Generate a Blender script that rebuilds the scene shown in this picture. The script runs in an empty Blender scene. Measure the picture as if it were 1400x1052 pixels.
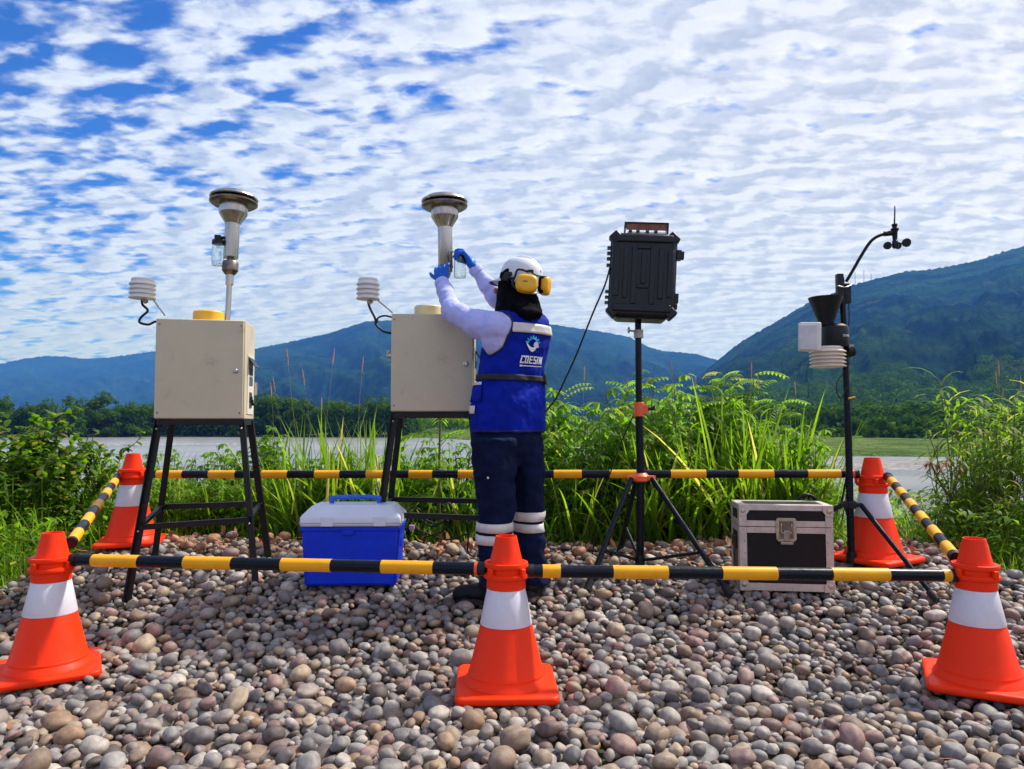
import bpy, bmesh, math, random
import numpy as np
from mathutils import Vector, Matrix, noise
from mathutils.bvhtree import BVHTree
random.seed(11); np.random.seed(11)
RNG = np.random.RandomState(5)
PI = math.pi
scene = bpy.context.scene
COL = scene.collection

# ------------------------------------------------------------------ camera
EYE = 0.95; FPX = 985.0; PITCH = math.radians(3.14)
cam_d = bpy.data.cameras.new('camera'); cam = bpy.data.objects.new('camera', cam_d); COL.objects.link(cam)
cam_d.sensor_width = 36; cam_d.lens = FPX/1400*36; cam_d.clip_start = 0.05; cam_d.clip_end = 30000
cam.location = (0, 0, EYE); cam.rotation_euler = (PI/2+PITCH, 0, 0)
scene.camera = cam

# ------------------------------------------------------------------ light
SUN_EL = math.radians(52); SUN_AZ = math.radians(62)      # azimuth from +Y towards +X
SUN_DIR = Vector((math.sin(SUN_AZ)*math.cos(SUN_EL), math.cos(SUN_AZ)*math.cos(SUN_EL), math.sin(SUN_EL)))
sl = bpy.data.lights.new('sun', 'SUN'); sl.energy = 4.2; sl.angle = math.radians(3.0); sl.color = (1.0, 0.965, 0.92)
sun = bpy.data.objects.new('sun', sl); COL.objects.link(sun)
sun.rotation_euler = (-SUN_DIR).to_track_quat('-Z', 'Y').to_euler(); sun.location = (3, 3, 8)
scene.view_settings.view_transform = 'Standard'; scene.view_settings.look = 'None'
scene.view_settings.exposure = 0.46; scene.view_settings.gamma = 1.0
scene.view_settings.use_curve_mapping = False

def mnode(nt, op, a, b=None, c=None, clamp=False):
    n = nt.nodes.new('ShaderNodeMath'); n.operation = op; n.use_clamp = clamp
    for i, v in enumerate((a, b, c)):
        if v is None: continue
        if isinstance(v, (int, float)): n.inputs[i].default_value = v
        else: nt.links.new(v, n.inputs[i])
    return n.outputs[0]
def mixc(nt, fac, a, b, mode='MIX'):
    n = nt.nodes.new('ShaderNodeMix'); n.data_type = 'RGBA'; n.blend_type = mode; n.clamp_factor = True
    for i, v in ((0, fac), (6, a), (7, b)):
        if isinstance(v, (int, float)): n.inputs[i].default_value = v
        elif isinstance(v, (tuple, list)): n.inputs[i].default_value = (*v[:3], 1)
        else: nt.links.new(v, n.inputs[i])
    return n.outputs[2]
def noise_tex(nt, vec, scale, detail=3, rough=0.5, dist=0.0):
    n = nt.nodes.new('ShaderNodeTexNoise'); n.inputs['Scale'].default_value = scale
    n.inputs['Detail'].default_value = detail; n.inputs['Roughness'].default_value = rough
    n.inputs['Distortion'].default_value = dist
    if vec is not None: nt.links.new(vec, n.inputs['Vector'])
    return n.outputs['Fac']
def sstep(nt, v, lo, hi, a=0.0, b=1.0):
    n = nt.nodes.new('ShaderNodeMapRange'); n.interpolation_type = 'SMOOTHSTEP'
    nt.links.new(v, n.inputs[0])
    for i, q in ((1, lo), (2, hi), (3, a), (4, b)): n.inputs[i].default_value = q
    return n.outputs[0]

world = bpy.data.worlds.new('World'); scene.world = world; world.use_nodes = True
nt = world.node_tree; nt.nodes.clear()
out = nt.nodes.new('ShaderNodeOutputWorld'); bg = nt.nodes.new('ShaderNodeBackground')
sky = nt.nodes.new('ShaderNodeTexSky'); sky.sky_type = 'NISHITA'; sky.sun_disc = False
sky.sun_elevation = SUN_EL; sky.sun_rotation = SUN_AZ; sky.air_density = 1.0; sky.dust_density = 0.3; sky.ozone_density = 3.0
tc = nt.nodes.new('ShaderNodeTexCoord'); sep = nt.nodes.new('ShaderNodeSeparateXYZ'); nt.links.new(tc.outputs['Generated'], sep.inputs[0])
X, Y, Z = sep.outputs
den = mnode(nt, 'ADD', mnode(nt, 'MAXIMUM', Z, 0.0), 0.17)
comb = nt.nodes.new('ShaderNodeCombineXYZ')
nt.links.new(mnode(nt, 'DIVIDE', X, den), comb.inputs[0]); nt.links.new(mnode(nt, 'DIVIDE', Y, den), comb.inputs[1])
mp = nt.nodes.new('ShaderNodeMapping'); nt.links.new(comb.outputs[0], mp.inputs[0])
mp.inputs['Rotation'].default_value = (0, 0, math.radians(12)); mp.inputs['Scale'].default_value = (0.85, 1.30, 1)
P0 = mp.outputs[0]
big = noise_tex(nt, P0, 1.1, 3, 0.5)
puff = noise_tex(nt, P0, 9.5, 5, 0.54, 0.15)
fine = noise_tex(nt, P0, 19.0, 4, 0.55, 0.2)
wv = nt.nodes.new('ShaderNodeTexWave'); wv.wave_type = 'BANDS'; wv.bands_direction = 'DIAGONAL'; wv.inputs['Scale'].default_value = 1.9; wv.inputs['Distortion'].default_value = 9.0
wv.inputs['Detail'].default_value = 3; wv.inputs['Detail Scale'].default_value = 1.1; nt.links.new(P0, wv.inputs['Vector'])
rows = mnode(nt, 'MULTIPLY', mnode(nt, 'SUBTRACT', wv.outputs['Fac'], 0.5), 0.13)
# thinner cloud to the left (away from the sun), thick overcast veil towards the sun
side = sstep(nt, mnode(nt, 'SUBTRACT', X, mnode(nt, 'MULTIPLY', Z, 0.55)), -0.75, 0.02, -0.085, 0.20)
low = sstep(nt, Z, 0.0, 0.34, 0.17, 0.0)
dens = mnode(nt, 'ADD', mnode(nt, 'ADD', mnode(nt, 'MULTIPLY', puff, 1.08), mnode(nt, 'MULTIPLY', fine, 0.22)), mnode(nt, 'MULTIPLY', big, 0.36))
dens = mnode(nt, 'ADD', mnode(nt, 'ADD', mnode(nt, 'ADD', dens, side), low), rows)
mask = sstep(nt, dens, 0.61, 0.90)
thick = sstep(nt, dens, 0.80, 1.10)
# relief: denser parts lit on the sunward flank
mp2 = nt.nodes.new('ShaderNodeMapping'); nt.links.new(P0, mp2.inputs[0]); mp2.inputs['Location'].default_value = (0.022, 0.030, 0)
puff2 = noise_tex(nt, mp2.outputs[0], 9.5, 5, 0.54, 0.15)
rel = sstep(nt, mnode(nt, 'SUBTRACT', puff, puff2), -0.11, 0.11)
glow = sstep(nt, X, -0.6, 0.75)
white = mixc(nt, glow, (5.7, 6.2, 7.5), (7.4, 7.4, 8.1))
grey = mixc(nt, glow, (2.9, 3.6, 5.3), (4.1, 4.35, 5.3))
ccol = mixc(nt, mnode(nt, 'ADD', mnode(nt, 'MULTIPLY', rel, 0.75), mnode(nt, 'MULTIPLY', mnode(nt, 'SUBTRACT', 1.0, thick), 0.35), clamp=True), grey, white)
ccol = mixc(nt, sstep(nt, Z, 0.02, 0.26, 0.55, 0.0), ccol, (5.0, 5.4, 6.7))
blue = mixc(nt, 1.0, sky.outputs[0], (0.20, 0.52, 1.10), 'MULTIPLY')
fin = mixc(nt, mask, blue, ccol)
# below the horizon: dull ground tone
fin = mixc(nt, sstep(nt, Z, -0.06, 0.0, 1.0, 0.0), fin, (1.2, 1.3, 1.2))
nt.links.new(fin, bg.inputs[0]); bg.inputs[1].default_value = 0.105
nt.links.new(bg.outputs[0], out.inputs[0])
world.cycles.sampling_method = 'AUTOMATIC'
scene.cycles.max_bounces = 6; scene.cycles.diffuse_bounces = 3; scene.cycles.glossy_bounces = 3
scene.cycles.transmission_bounces = 5; scene.cycles.transparent_max_bounces = 6; scene.cycles.volume_bounces = 0
scene.cycles.use_denoising = True

# ------------------------------------------------------------------ helpers
def at(px, py, Y):
    """direction of a picture point, as a point at depth Y (used to measure the place)"""
    u, v = px-700.0, 526.0-py
    y = FPX*math.cos(PITCH) - v*math.sin(PITCH); z = FPX*math.sin(PITCH) + v*math.cos(PITCH)
    s = Y/y
    return Vector((u*s, Y, EYE+z*s))
def smooth01(t):
    t = min(max(t, 0), 1); return t*t*(3-2*t)
def gz(x, y):
    """height of the bank"""
    z = 0.24*smooth01((y-2.5)/1.9)
    if y > 5.0: z -= 2.9*smooth01((y-5.0)/11.0)
    z += 0.02*math.sin(x*1.7+y*0.9) + 0.012*math.sin(x*3.9-y*2.3)
    return z

def material(name):
    m = bpy.data.materials.new(name); m.use_nodes = True
    nt = m.node_tree; b = nt.nodes['Principled BSDF']
    return m, nt, b
def mat(name, color, rough=0.5, metal=0.0, var=0.12, scale=8.0, bump=0.0, bscale=60.0, spec=0.5, dirt=None, dirt_amt=0.4, coat=0.0, sheen=0.0, stretch=(1,1,1)):
    m, nt, b = material(name)
    tc = nt.nodes.new('ShaderNodeTexCoord'); mp = nt.nodes.new('ShaderNodeMapping'); nt.links.new(tc.outputs['Object'], mp.inputs[0]); mp.inputs['Scale'].default_value = stretch
    v = mp.outputs[0]
    n1 = noise_tex(nt, v, scale, 5, 0.6)
    lo = tuple(c*(1-var) for c in color); hi = tuple(min(1, c*(1+var)) for c in color)
    c = mixc(nt, sstep(nt, n1, 0.3, 0.7), lo, hi)
    if dirt:
        n2 = noise_tex(nt, v, scale*2.7, 8, 0.68, 0.6)
        c = mixc(nt, sstep(nt, n2, 0.54, 0.74, 0, dirt_amt), c, dirt)
    nt.links.new(c, b.inputs['Base Color'])
    r = sstep(nt, noise_tex(nt, v, scale*3.1, 4, 0.6), 0.3, 0.7, max(0.03, rough-0.08), min(1, rough+0.1))
    nt.links.new(r, b.inputs['Roughness'])
    b.inputs['Metallic'].default_value = metal; b.inputs['Specular IOR Level'].default_value = spec
    if coat: b.inputs['Coat Weight'].default_value = coat; b.inputs['Coat Roughness'].default_value = 0.15
    if sheen: b.inputs['Sheen Weight'].default_value = sheen; b.inputs['Sheen Roughness'].default_value = 0.5
    if bump:
        bn = nt.nodes.new('ShaderNodeBump'); bn.inputs['Strength'].default_value = bump; bn.inputs['Distance'].default_value = 0.004
        nt.links.new(noise_tex(nt, v, bscale, 4, 0.6), bn.inputs['Height']); nt.links.new(bn.outputs[0], b.inputs['Normal'])
    return m

class MB:
    def __init__(s): s.v = []; s.f = []
    def add(s, vs, fs):
        o = len(s.v); s.v += [tuple(p) for p in vs]; s.f += [tuple(i+o for i in f) for f in fs]; return s
    def box(s, c, size, M=None):
        c = Vector(c); a, b, d = size[0]/2, size[1]/2, size[2]/2
        vs = [Vector((x, y, z)) for z in (-d, d) for y in (-b, b) for x in (-a, a)]
        if M is not None: vs = [M @ p for p in vs]
        return s.add([p+c for p in vs], [(0,2,3,1), (4,5,7,6), (0,1,5,4), (2,6,7,3), (0,4,6,2), (1,3,7,5)])
    def tube(s, pts, r, n=10, cap=True):
        pts = [Vector(p) for p in pts]
        rs = r if isinstance(r, (list, tuple)) else [r]*len(pts)
        rings = []; up = None
        for i, p in enumerate(pts):
            t = (pts[min(i+1, len(pts)-1)]-pts[max(i-1, 0)]).normalized()
            if up is None: up = Vector((0,0,1)) if abs(t.z) < 0.9 else Vector((0,1,0))
            a = t.cross(up).normalized(); b = a.cross(t).normalized(); up = b
            rings.append([p+(a*math.cos(2*PI*k/n)+b*math.sin(2*PI*k/n))*rs[i] for k in range(n)])
        vs = [q for rg in rings for q in rg]; fs = []
        for i in range(len(pts)-1):
            for k in range(n):
                a0 = i*n+k; a1 = i*n+(k+1) % n; fs.append((a0, a1, a1+n, a0+n))
        if cap: fs += [tuple(range(n))[::-1], tuple((len(pts)-1)*n+k for k in range(n))]
        return s.add(vs, fs)
    def lathe(s, prof, n=32, M=None, cap0=True, cap1=True):
        vs = []; fs = []
        for r, z in prof:
            for k in range(n):
                p = Vector((r*math.cos(2*PI*k/n), r*math.sin(2*PI*k/n), z)); vs.append(M @ p if M is not None else p)
        for i in range(len(prof)-1):
            for k in range(n):
                a0 = i*n+k; a1 = i*n+(k+1) % n; fs.append((a0, a1, a1+n, a0+n))
        if cap0: fs.append(tuple(range(n))[::-1])
        if cap1: fs.append(tuple((len(prof)-1)*n+k for k in range(n)))
        return s.add(vs, fs)
    def loft(s, rings, n=32, ex=2.0):
        """rings: (centre, rx, ry, yaw) horizontal ellipses"""
        vs = []; fs = []
        for c, rx, ry, yaw in rings:
            c = Vector(c)
            for k in range(n):
                a = 2*PI*k/n; ca, sa = math.cos(a), math.sin(a)
                x = rx*math.copysign(abs(ca)**(2/ex), ca); y = ry*math.copysign(abs(sa)**(2/ex), sa)
                vs.append(c+Vector((x*math.cos(yaw)-y*math.sin(yaw), x*math.sin(yaw)+y*math.cos(yaw), 0)))
        for i in range(len(rings)-1):
            for k in range(n):
                a0 = i*n+k; a1 = i*n+(k+1) % n; fs.append((a0, a1, a1+n, a0+n))
        fs += [tuple(range(n))[::-1], tuple((len(rings)-1)*n+k for k in range(n))]
        return s.add(vs, fs)
    def ball(s, c, r, n=12):
        rr = r if isinstance(r, (tuple, list)) else (r, r, r); c = Vector(c)
        vs = []; fs = []; m = n//2+1
        for i in range(1, m):
            th = PI*i/m
            for k in range(n):
                ph = 2*PI*k/n; vs.append(c+Vector((rr[0]*math.sin(th)*math.cos(ph), rr[1]*math.sin(th)*math.sin(ph), -rr[2]*math.cos(th))))
        for i in range(m-2):
            for k in range(n):
                a0 = i*n+k; a1 = i*n+(k+1) % n; fs.append((a0, a1, a1+n, a0+n))
        vs += [c-Vector((0,0,rr[2])), c+Vector((0,0,rr[2]))]; L = (m-1)*n
        for k in range(n): fs += [(L, (k+1) % n, k), (L+1, L-n+k, L-n+(k+1) % n)]
        return s.add(vs, fs)
    def chain(s, pts, rs, n=14):
        """capsule chain: tube with round ends"""
        pts = [Vector(p) for p in pts]
        s.tube(pts, list(rs), n)
        for p, r in zip(pts, rs): s.ball(p, r*0.995, n)
        return s
    def prism(s, poly, y0, y1):
        """outline in XZ, extruded along Y"""
        n = len(poly); vs = [(x, y0, z) for x, z in poly]+[(x, y1, z) for x, z in poly]
        return s.add(vs, [tuple(range(n)), tuple(range(n, 2*n))[::-1]]+[(i, i+n, (i+1) % n+n, (i+1) % n) for i in range(n)])
    def mesh(s, name):
        me = bpy.data.meshes.new(name); me.from_pydata(s.v, [], s.f); me.update(); return me

def build(name, mb, m, parent=None, smooth=None, bevel=0.0, loc=None, rot=None, fix=True):
    me = mb.mesh(name) if isinstance(mb, MB) else mb
    if fix and isinstance(mb, MB):
        bm = bmesh.new(); bm.from_mesh(me); bmesh.ops.recalc_face_normals(bm, faces=bm.faces[:]); bm.to_mesh(me); bm.free()
    if m: me.materials.append(m)
    o = bpy.data.objects.new(name, me); COL.objects.link(o)
    if parent: o.parent = parent
    if loc: o.location = loc
    if rot: o.rotation_euler = rot
    if bevel:
        b = o.modifiers.new('b', 'BEVEL'); b.width = bevel; b.segments = 2; b.limit_method = 'ANGLE'; b.angle_limit = math.radians(40); b.harden_normals = False
    if smooth is not None:
        me.polygons.foreach_set('use_smooth', [True]*len(me.polygons)); me.update()
        if smooth > 0:
            try: me.set_sharp_from_angle(angle=math.radians(smooth))
            except Exception: pass
    return o
def tag(o, label=None, cat=None, group=None, kind=None):
    if label: o['label'] = label
    if cat: o['category'] = cat
    if group: o['group'] = group
    if kind: o['kind'] = kind
    return o
def empty(name, loc=(0,0,0), rz=0, label=None, cat=None, group=None):
    o = bpy.data.objects.new(name, None); COL.objects.link(o); o.location = loc; o.rotation_euler = (0, 0, rz); o.empty_display_size = 0.1
    return tag(o, label, cat, group)
def copy_tree(o, parent=None):
    c = o.copy(); COL.objects.link(c)
    if parent: c.parent = parent
    for ch in list(o.children): copy_tree(ch, c)
    return c
def spline(pts, k=8):
    P = [Vector(p) for p in pts]; P = [P[0]*2-P[1]]+P+[P[-1]*2-P[-2]]; out = []
    for i in range(1, len(P)-2):
        for j in range(k):
            t = j/k
            out.append(0.5*((2*P[i])+(-P[i-1]+P[i+1])*t+(2*P[i-1]-5*P[i]+4*P[i+1]-P[i+2])*t*t+(-P[i-1]+3*P[i]-3*P[i+1]+P[i+2])*t**3))
    out.append(P[-2]); return out
def rotm(ax, deg): return Matrix.Rotation(math.radians(deg), 3, ax)
def fast_mesh(name, V, F, tint=None):
    """V (n,3), F (m,3) or (m,4) arrays"""
    me = bpy.data.meshes.new(name); V = np.asarray(V, np.float32); F = np.asarray(F, np.int32)
    me.vertices.add(len(V)); me.vertices.foreach_set('co', V.ravel())
    me.loops.add(F.size); me.loops.foreach_set('vertex_index', F.ravel())
    me.polygons.add(len(F)); me.polygons.foreach_set('loop_start', np.arange(0, F.size, F.shape[1], dtype=np.int32))
    me.update(calc_edges=True); me.validate()
    if tint is not None:
        a = me.attributes.new('tint', 'FLOAT_COLOR', 'POINT'); t = np.ones((len(V), 4), np.float32); t[:, :3] = tint; a.data.foreach_set('color', t.ravel())
    me.polygons.foreach_set('use_smooth', np.ones(len(F), bool))
    return me

# ------------------------------------------------------------------ materials
ORANGE = mat('cone_plastic', (1.0, 0.036, 0.002), 0.42, var=0.03, scale=5, spec=0.22, dirt=(0.62, 0.03, 0.008), dirt_amt=0.2, bump=0.12, bscale=25)
WHITE_REFL = mat('reflective_sheet', (0.72, 0.68, 0.76), 0.35, var=0.06, scale=14, bump=0.3, bscale=300)
POLE_BLACK = mat('pole_black', (0.003, 0.005, 0.012), 0.30, var=0.25, scale=9, spec=0.22, dirt=(0.03, 0.028, 0.026), dirt_amt=0.15)
POLE_YELLOW = mat('pole_yellow', (0.90, 0.39, 0.006), 0.36, spec=0.3, var=0.06, scale=10, dirt=(0.45, 0.24, 0.03), dirt_amt=0.3)
POLE_RED = mat('pole_red', (0.85, 0.09, 0.015), 0.4)
BEIGE = mat('cabinet_paint', (0.58, 0.505, 0.365), 0.42, var=0.05, scale=3, dirt=(0.30, 0.23, 0.16), dirt_amt=0.5, bump=0.05, bscale=40)
PANEL = mat('panel_paint', (0.70, 0.66, 0.58), 0.45, var=0.04)
FRAME = mat('black_painted_steel', (0.005, 0.005, 0.007), 0.42, var=0.3, scale=20, spec=0.35, dirt=(0.05, 0.035, 0.025), dirt_amt=0.25)
STEEL = mat('brushed_steel', (0.50, 0.46, 0.42), 0.30, metal=1.0, var=0.12, scale=14, bump=0.15, bscale=90, stretch=(1,1,0.15))
DSTEEL = mat('dark_steel', (0.20, 0.17, 0.14), 0.38, metal=1.0, var=0.3, scale=30)
BLACKP = mat('black_plastic', (0.006, 0.007, 0.010), 0.42, var=0.2, scale=15, spec=0.35)
BLACKG = mat('black_case_plastic', (0.004, 0.005, 0.010), 0.36, var=0.2, scale=18, spec=0.4, bump=0.25, bscale=350)
WHITEP = mat('white_plastic', (0.74, 0.71, 0.70), 0.4, var=0.05, scale=8, dirt=(0.45, 0.38, 0.30), dirt_amt=0.3)
CREAM = mat('aged_white_plastic', (0.76, 0.66, 0.55), 0.42, var=0.06, scale=10, dirt=(0.45, 0.33, 0.22), dirt_amt=0.3)
YELLOWP = mat('yellow_plastic', (0.88, 0.46, 0.02), 0.34, var=0.05, scale=10)
MUFF = mat('ear_cup_yellow', (0.84, 0.43, 0.006), 0.38, var=0.05)
PALEY = mat('pale_yellow_plastic', (0.72, 0.60, 0.32), 0.45)
COOLB = mat('cooler_blue', (0.002, 0.035, 0.62), 0.40, spec=0.25, var=0.10, scale=5, dirt=(0.03, 0.09, 0.60), dirt_amt=0.3, bump=0.1, bscale=30)
COOLH = mat('cooler_handle_blue', (0.012, 0.11, 0.60), 0.36)
COOLW = mat('cooler_lid_white', (0.66, 0.69, 0.80), 0.38, var=0.04, scale=6, dirt=(0.4, 0.38, 0.35), dirt_amt=0.25)
ALU = mat('aluminium_edge', (0.58, 0.50, 0.46), 0.48, metal=0.55, var=0.12, scale=22, dirt=(0.25, 0.18, 0.14), dirt_amt=0.5, bump=0.2, bscale=120)
CASEB = mat('case_black_laminate', (0.005, 0.005, 0.007), 0.40, var=0.3, scale=25, spec=0.3, dirt=(0.03, 0.027, 0.025), dirt_amt=0.2)
BRASSY = mat('latch_metal', (0.52, 0.44, 0.33), 0.35, metal=0.9, var=0.2, scale=40)
RUSTYC = mat('copper_strip', (0.20, 0.07, 0.04), 0.45, metal=0.4, var=0.4, scale=40)
VEST = mat('vest_blue_cloth', (0.001, 0.013, 0.30), 0.7, var=0.2, scale=6, bump=0.7, bscale=14, spec=0.12)
NAVY = mat('navy_cloth', (0.006, 0.011, 0.042), 0.82, var=0.2, scale=8, bump=0.7, bscale=16, spec=0.08)
SHIRT = mat('pale_lilac_shirt', (0.47, 0.49, 0.88), 0.8, var=0.05, scale=9, bump=0.9, bscale=14, spec=0.15)
GLOVE = mat('blue_nitrile', (0.003, 0.11, 0.56), 0.38, spec=0.3, var=0.1, scale=25, bump=0.5, bscale=80)
BLACKC = mat('black_cloth', (0.004, 0.004, 0.006), 0.9, var=0.3, scale=12, bump=0.6, bscale=30, spec=0.06)
TRIM = mat('black_trim', (0.008, 0.009, 0.014), 0.7)
REFL = mat('grey_reflective_tape', (0.66, 0.62, 0.60), 0.42, var=0.06, scale=30, bump=0.4, bscale=400)
SKIN = mat('skin', (0.42, 0.22, 0.14), 0.55, var=0.08)
HELMET = mat('helmet_shell', (0.74, 0.74, 0.78), 0.25, var=0.03, coat=0.3, dirt=(0.5,0.48,0.46), dirt_amt=0.25)
BOOT = mat('boot_leather', (0.004, 0.004, 0.006), 0.5, spec=0.25, var=0.2, bump=0.4, bscale=60)
SOLE = mat('rubber_sole', (0.012, 0.012, 0.012), 0.8)
LOGO_W = mat('logo_white', (0.85, 0.86, 0.90), 0.6, var=0.02)
LOGO_B = mat('logo_light_blue', (0.03, 0.33, 0.80), 0.6, var=0.05)
ORANGEC = mat('orange_clamp', (0.88, 0.14, 0.03), 0.4)
BROWN_W = mat('woody_stem', (0.10, 0.065, 0.035), 0.8, var=0.3, scale=30, bump=0.5, bscale=60)
def glass_mat():
    m, nt, b = material('clear_glass')
    b.inputs['Base Color'].default_value = (0.92, 0.97, 0.96, 1); b.inputs['Roughness'].default_value = 0.03
    b.inputs['Transmission Weight'].default_value = 0.95; b.inputs['IOR'].default_value = 1.25
    return m
GLASS = glass_mat()

# ------------------------------------------------------------------ ground, river, hills
def ground_mat():
    m, nt, b = material('bank_soil')
    tc = nt.nodes.new('ShaderNodeTexCoord'); v = tc.outputs['Object']
    c = mixc(nt, sstep(nt, noise_tex(nt, v, 2.2, 6, 0.6), 0.35, 0.65), (0.055, 0.042, 0.030), (0.12, 0.095, 0.07))
    c = mixc(nt, sstep(nt, noise_tex(nt, v, 0.7, 5, 0.7), 0.45, 0.6, 0, 0.7), c, (0.045, 0.075, 0.02))
    nt.links.new(c, b.inputs['Base Color']); b.inputs['Roughness'].default_value = 0.95; b.inputs['Specular IOR Level'].default_value = 0.1
    bn = nt.nodes.new('ShaderNodeBump'); bn.inputs['Distance'].default_value = 0.03; nt.links.new(noise_tex(nt, v, 14, 6, 0.6), bn.inputs['Height']); nt.links.new(bn.outputs[0], b.inputs['Normal'])
    return m
xs = np.concatenate([np.linspace(-60, -6, 28), np.linspace(-5.8, 5.8, 120), np.linspace(6, 60, 28)])
ys = np.concatenate([np.linspace(-6, 1.4, 10), np.linspace(1.5, 6, 80), np.linspace(6.2, 18, 50)])
V = [(x, y, gz(x, y)-0.04) for y in ys for x in xs]; nx = len(xs)
F = [(j*nx+i, j*nx+i+1, (j+1)*nx+i+1, (j+1)*nx+i) for j in range(len(ys)-1) for i in range(nx-1)]
ground = tag(build('ground', fast_mesh('ground', V, F), ground_mat()), kind='structure')

RIV = -2.5
def river_mat():
    m, nt, b = material('river_water')
    tc = nt.nodes.new('ShaderNodeTexCoord'); mp = nt.nodes.new('ShaderNodeMapping'); nt.links.new(tc.outputs['Object'], mp.inputs[0]); mp.inputs['Scale'].default_value = (0.35, 1, 1)
    v = mp.outputs[0]
    c = mixc(nt, sstep(nt, noise_tex(nt, v, 0.12, 5, 0.6), 0.35, 0.65), (0.19, 0.195, 0.19), (0.27, 0.27, 0.26))
    nt.links.new(c, b.inputs['Base Color']); b.inputs['Roughness'].default_value = 0.28; b.inputs['IOR'].default_value = 1.33
    bn = nt.nodes.new('ShaderNodeBump'); bn.inputs['Strength'].default_value = 0.6; bn.inputs['Distance'].default_value = 0.06
    nt.links.new(noise_tex(nt, v, 2.4, 6, 0.65), bn.inputs['Height']); nt.links.new(bn.outputs[0], b.inputs['Normal'])
    return m
tag(build('river', MB().add([(-900, 9, RIV), (900, 9, RIV), (900, 420, RIV), (-900, 420, RIV)], [(0,1,2,3)]), river_mat(), fix=False), kind='structure')
def field_mat(name, c1, c2, sc, d=0.3):
    m, nt, b = material(name); tc = nt.nodes.new('ShaderNodeTexCoord'); v = tc.outputs['Object']
    c = mixc(nt, sstep(nt, noise_tex(nt, v, sc, 8, 0.7), 0.38, 0.62), c1, c2)
    nt.links.new(c, b.inputs['Base Color']); b.inputs['Roughness'].default_value = 0.95; b.inputs['Specular IOR Level'].default_value = 0.1
    bn = nt.nodes.new('ShaderNodeBump'); bn.inputs['Distance'].default_value = d; nt.links.new(noise_tex(nt, v, sc*6, 5, 0.6), bn.inputs['Height']); nt.links.new(bn.outputs[0], b.inputs['Normal'])
    return m
FIELD = field_mat('meadow', (0.050, 0.105, 0.012), (0.15, 0.20, 0.045), 0.22, 1.2)
GRAV = field_mat('gravel_bank', (0.20, 0.19, 0.18), (0.40, 0.38, 0.36), 0.9, 0.25)
def edge_y(x):      # near edge of the far shore
    return 72+118*smooth01((30-x)/60)+6*math.sin(x*0.06)
xs = np.linspace(-1500, 2600, 420); V = []; rows = [0, 4, 12, 40, 120, 400, 1500, 5000]
for r in rows:
    for x in xs: V.append((x, edge_y(x)+r, RIV-0.15 if r == 0 else RIV+0.35+0.02*min(r, 60)+0.15*math.sin(x*.11+r)))
nx = len(xs); F = [(j*nx+i, j*nx+i+1, (j+1)*nx+i+1, (j+1)*nx+i) for j in range(len(rows)-1) for i in range(nx-1)]
tag(build('far_bank', fast_mesh('far_bank', V, F), FIELD), kind='structure')
def bar(name, x0, x1, ya, yb, seed, h=0.35):
    V = []; F = []; n = 120; R = [0, .25, .5, .75, 1]
    for j, t in enumerate(R):
        for i in range(n):
            s = i/(n-1); x = x0+(x1-x0)*s; w = math.sin(PI*s)**0.35
            y = (ya+yb)/2+(t-.5)*(yb-ya)*w+1.2*noise.noise(Vector((x*.15, t*2, seed)))
            z = RIV-0.1+(h if 0 < t < 1 else 0)*w*(0.7+0.5*noise.noise(Vector((x*.3, t*3, seed+4))))
            V.append((x, y, z))
    for j in range(4):
        for i in range(n-1): F.append((j*n+i, j*n+i+1, (j+1)*n+i+1, (j+1)*n+i))
    return tag(build(name, fast_mesh(name, V, F), GRAV), kind='structure')
bar('gravel_bar', 6, 120, 50, 74, 1, 0.5); bar('gravel_bar', 5, 70, 32.5, 38, 2, 0.35); bar('gravel_bar', -150, -20, 120, 128, 3, 0.4)

def hill_mat(name, c1, c2, c3, sc, bd):
    m, nt, b = material(name); tc = nt.nodes.new('ShaderNodeTexCoord'); v = tc.outputs['Object']
    n1 = noise_tex(nt, v, sc, 8, 0.62); n2 = noise_tex(nt, v, sc*9, 5, 0.7)
    c = mixc(nt, sstep(nt, n1, 0.38, 0.62), c1, c2)
    c = mixc(nt, sstep(nt, noise_tex(nt, v, sc*2.3, 6, 0.6, 0.5), 0.58, 0.68, 0, 0.75), c, c3)
    c = mixc(nt, sstep(nt, n2, 0.35, 0.7, 0.55, 0.0), c, (0.012, 0.022, 0.012))
    nt.links.new(c, b.inputs['Base Color']); b.inputs['Roughness'].default_value = 1.0; b.inputs['Specular IOR Level'].default_value = 0.0
    bn = nt.nodes.new('ShaderNodeBump'); bn.inputs['Strength'].default_value = 1.0; bn.inputs['Distance'].default_value = bd
    nt.links.new(n2, bn.inputs['Height']); nt.links.new(bn.outputs[0], b.inputs['Normal'])
    return m
def interp(pts, x):
    if x <= pts[0][0]: return pts[0][1]
    for (a, b), (c, d) in zip(pts, pts[1:]):
        if x <= c:
            t = (x-a)/(c-a); return b+(d-b)*t
    return pts[-1][1]
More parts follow.
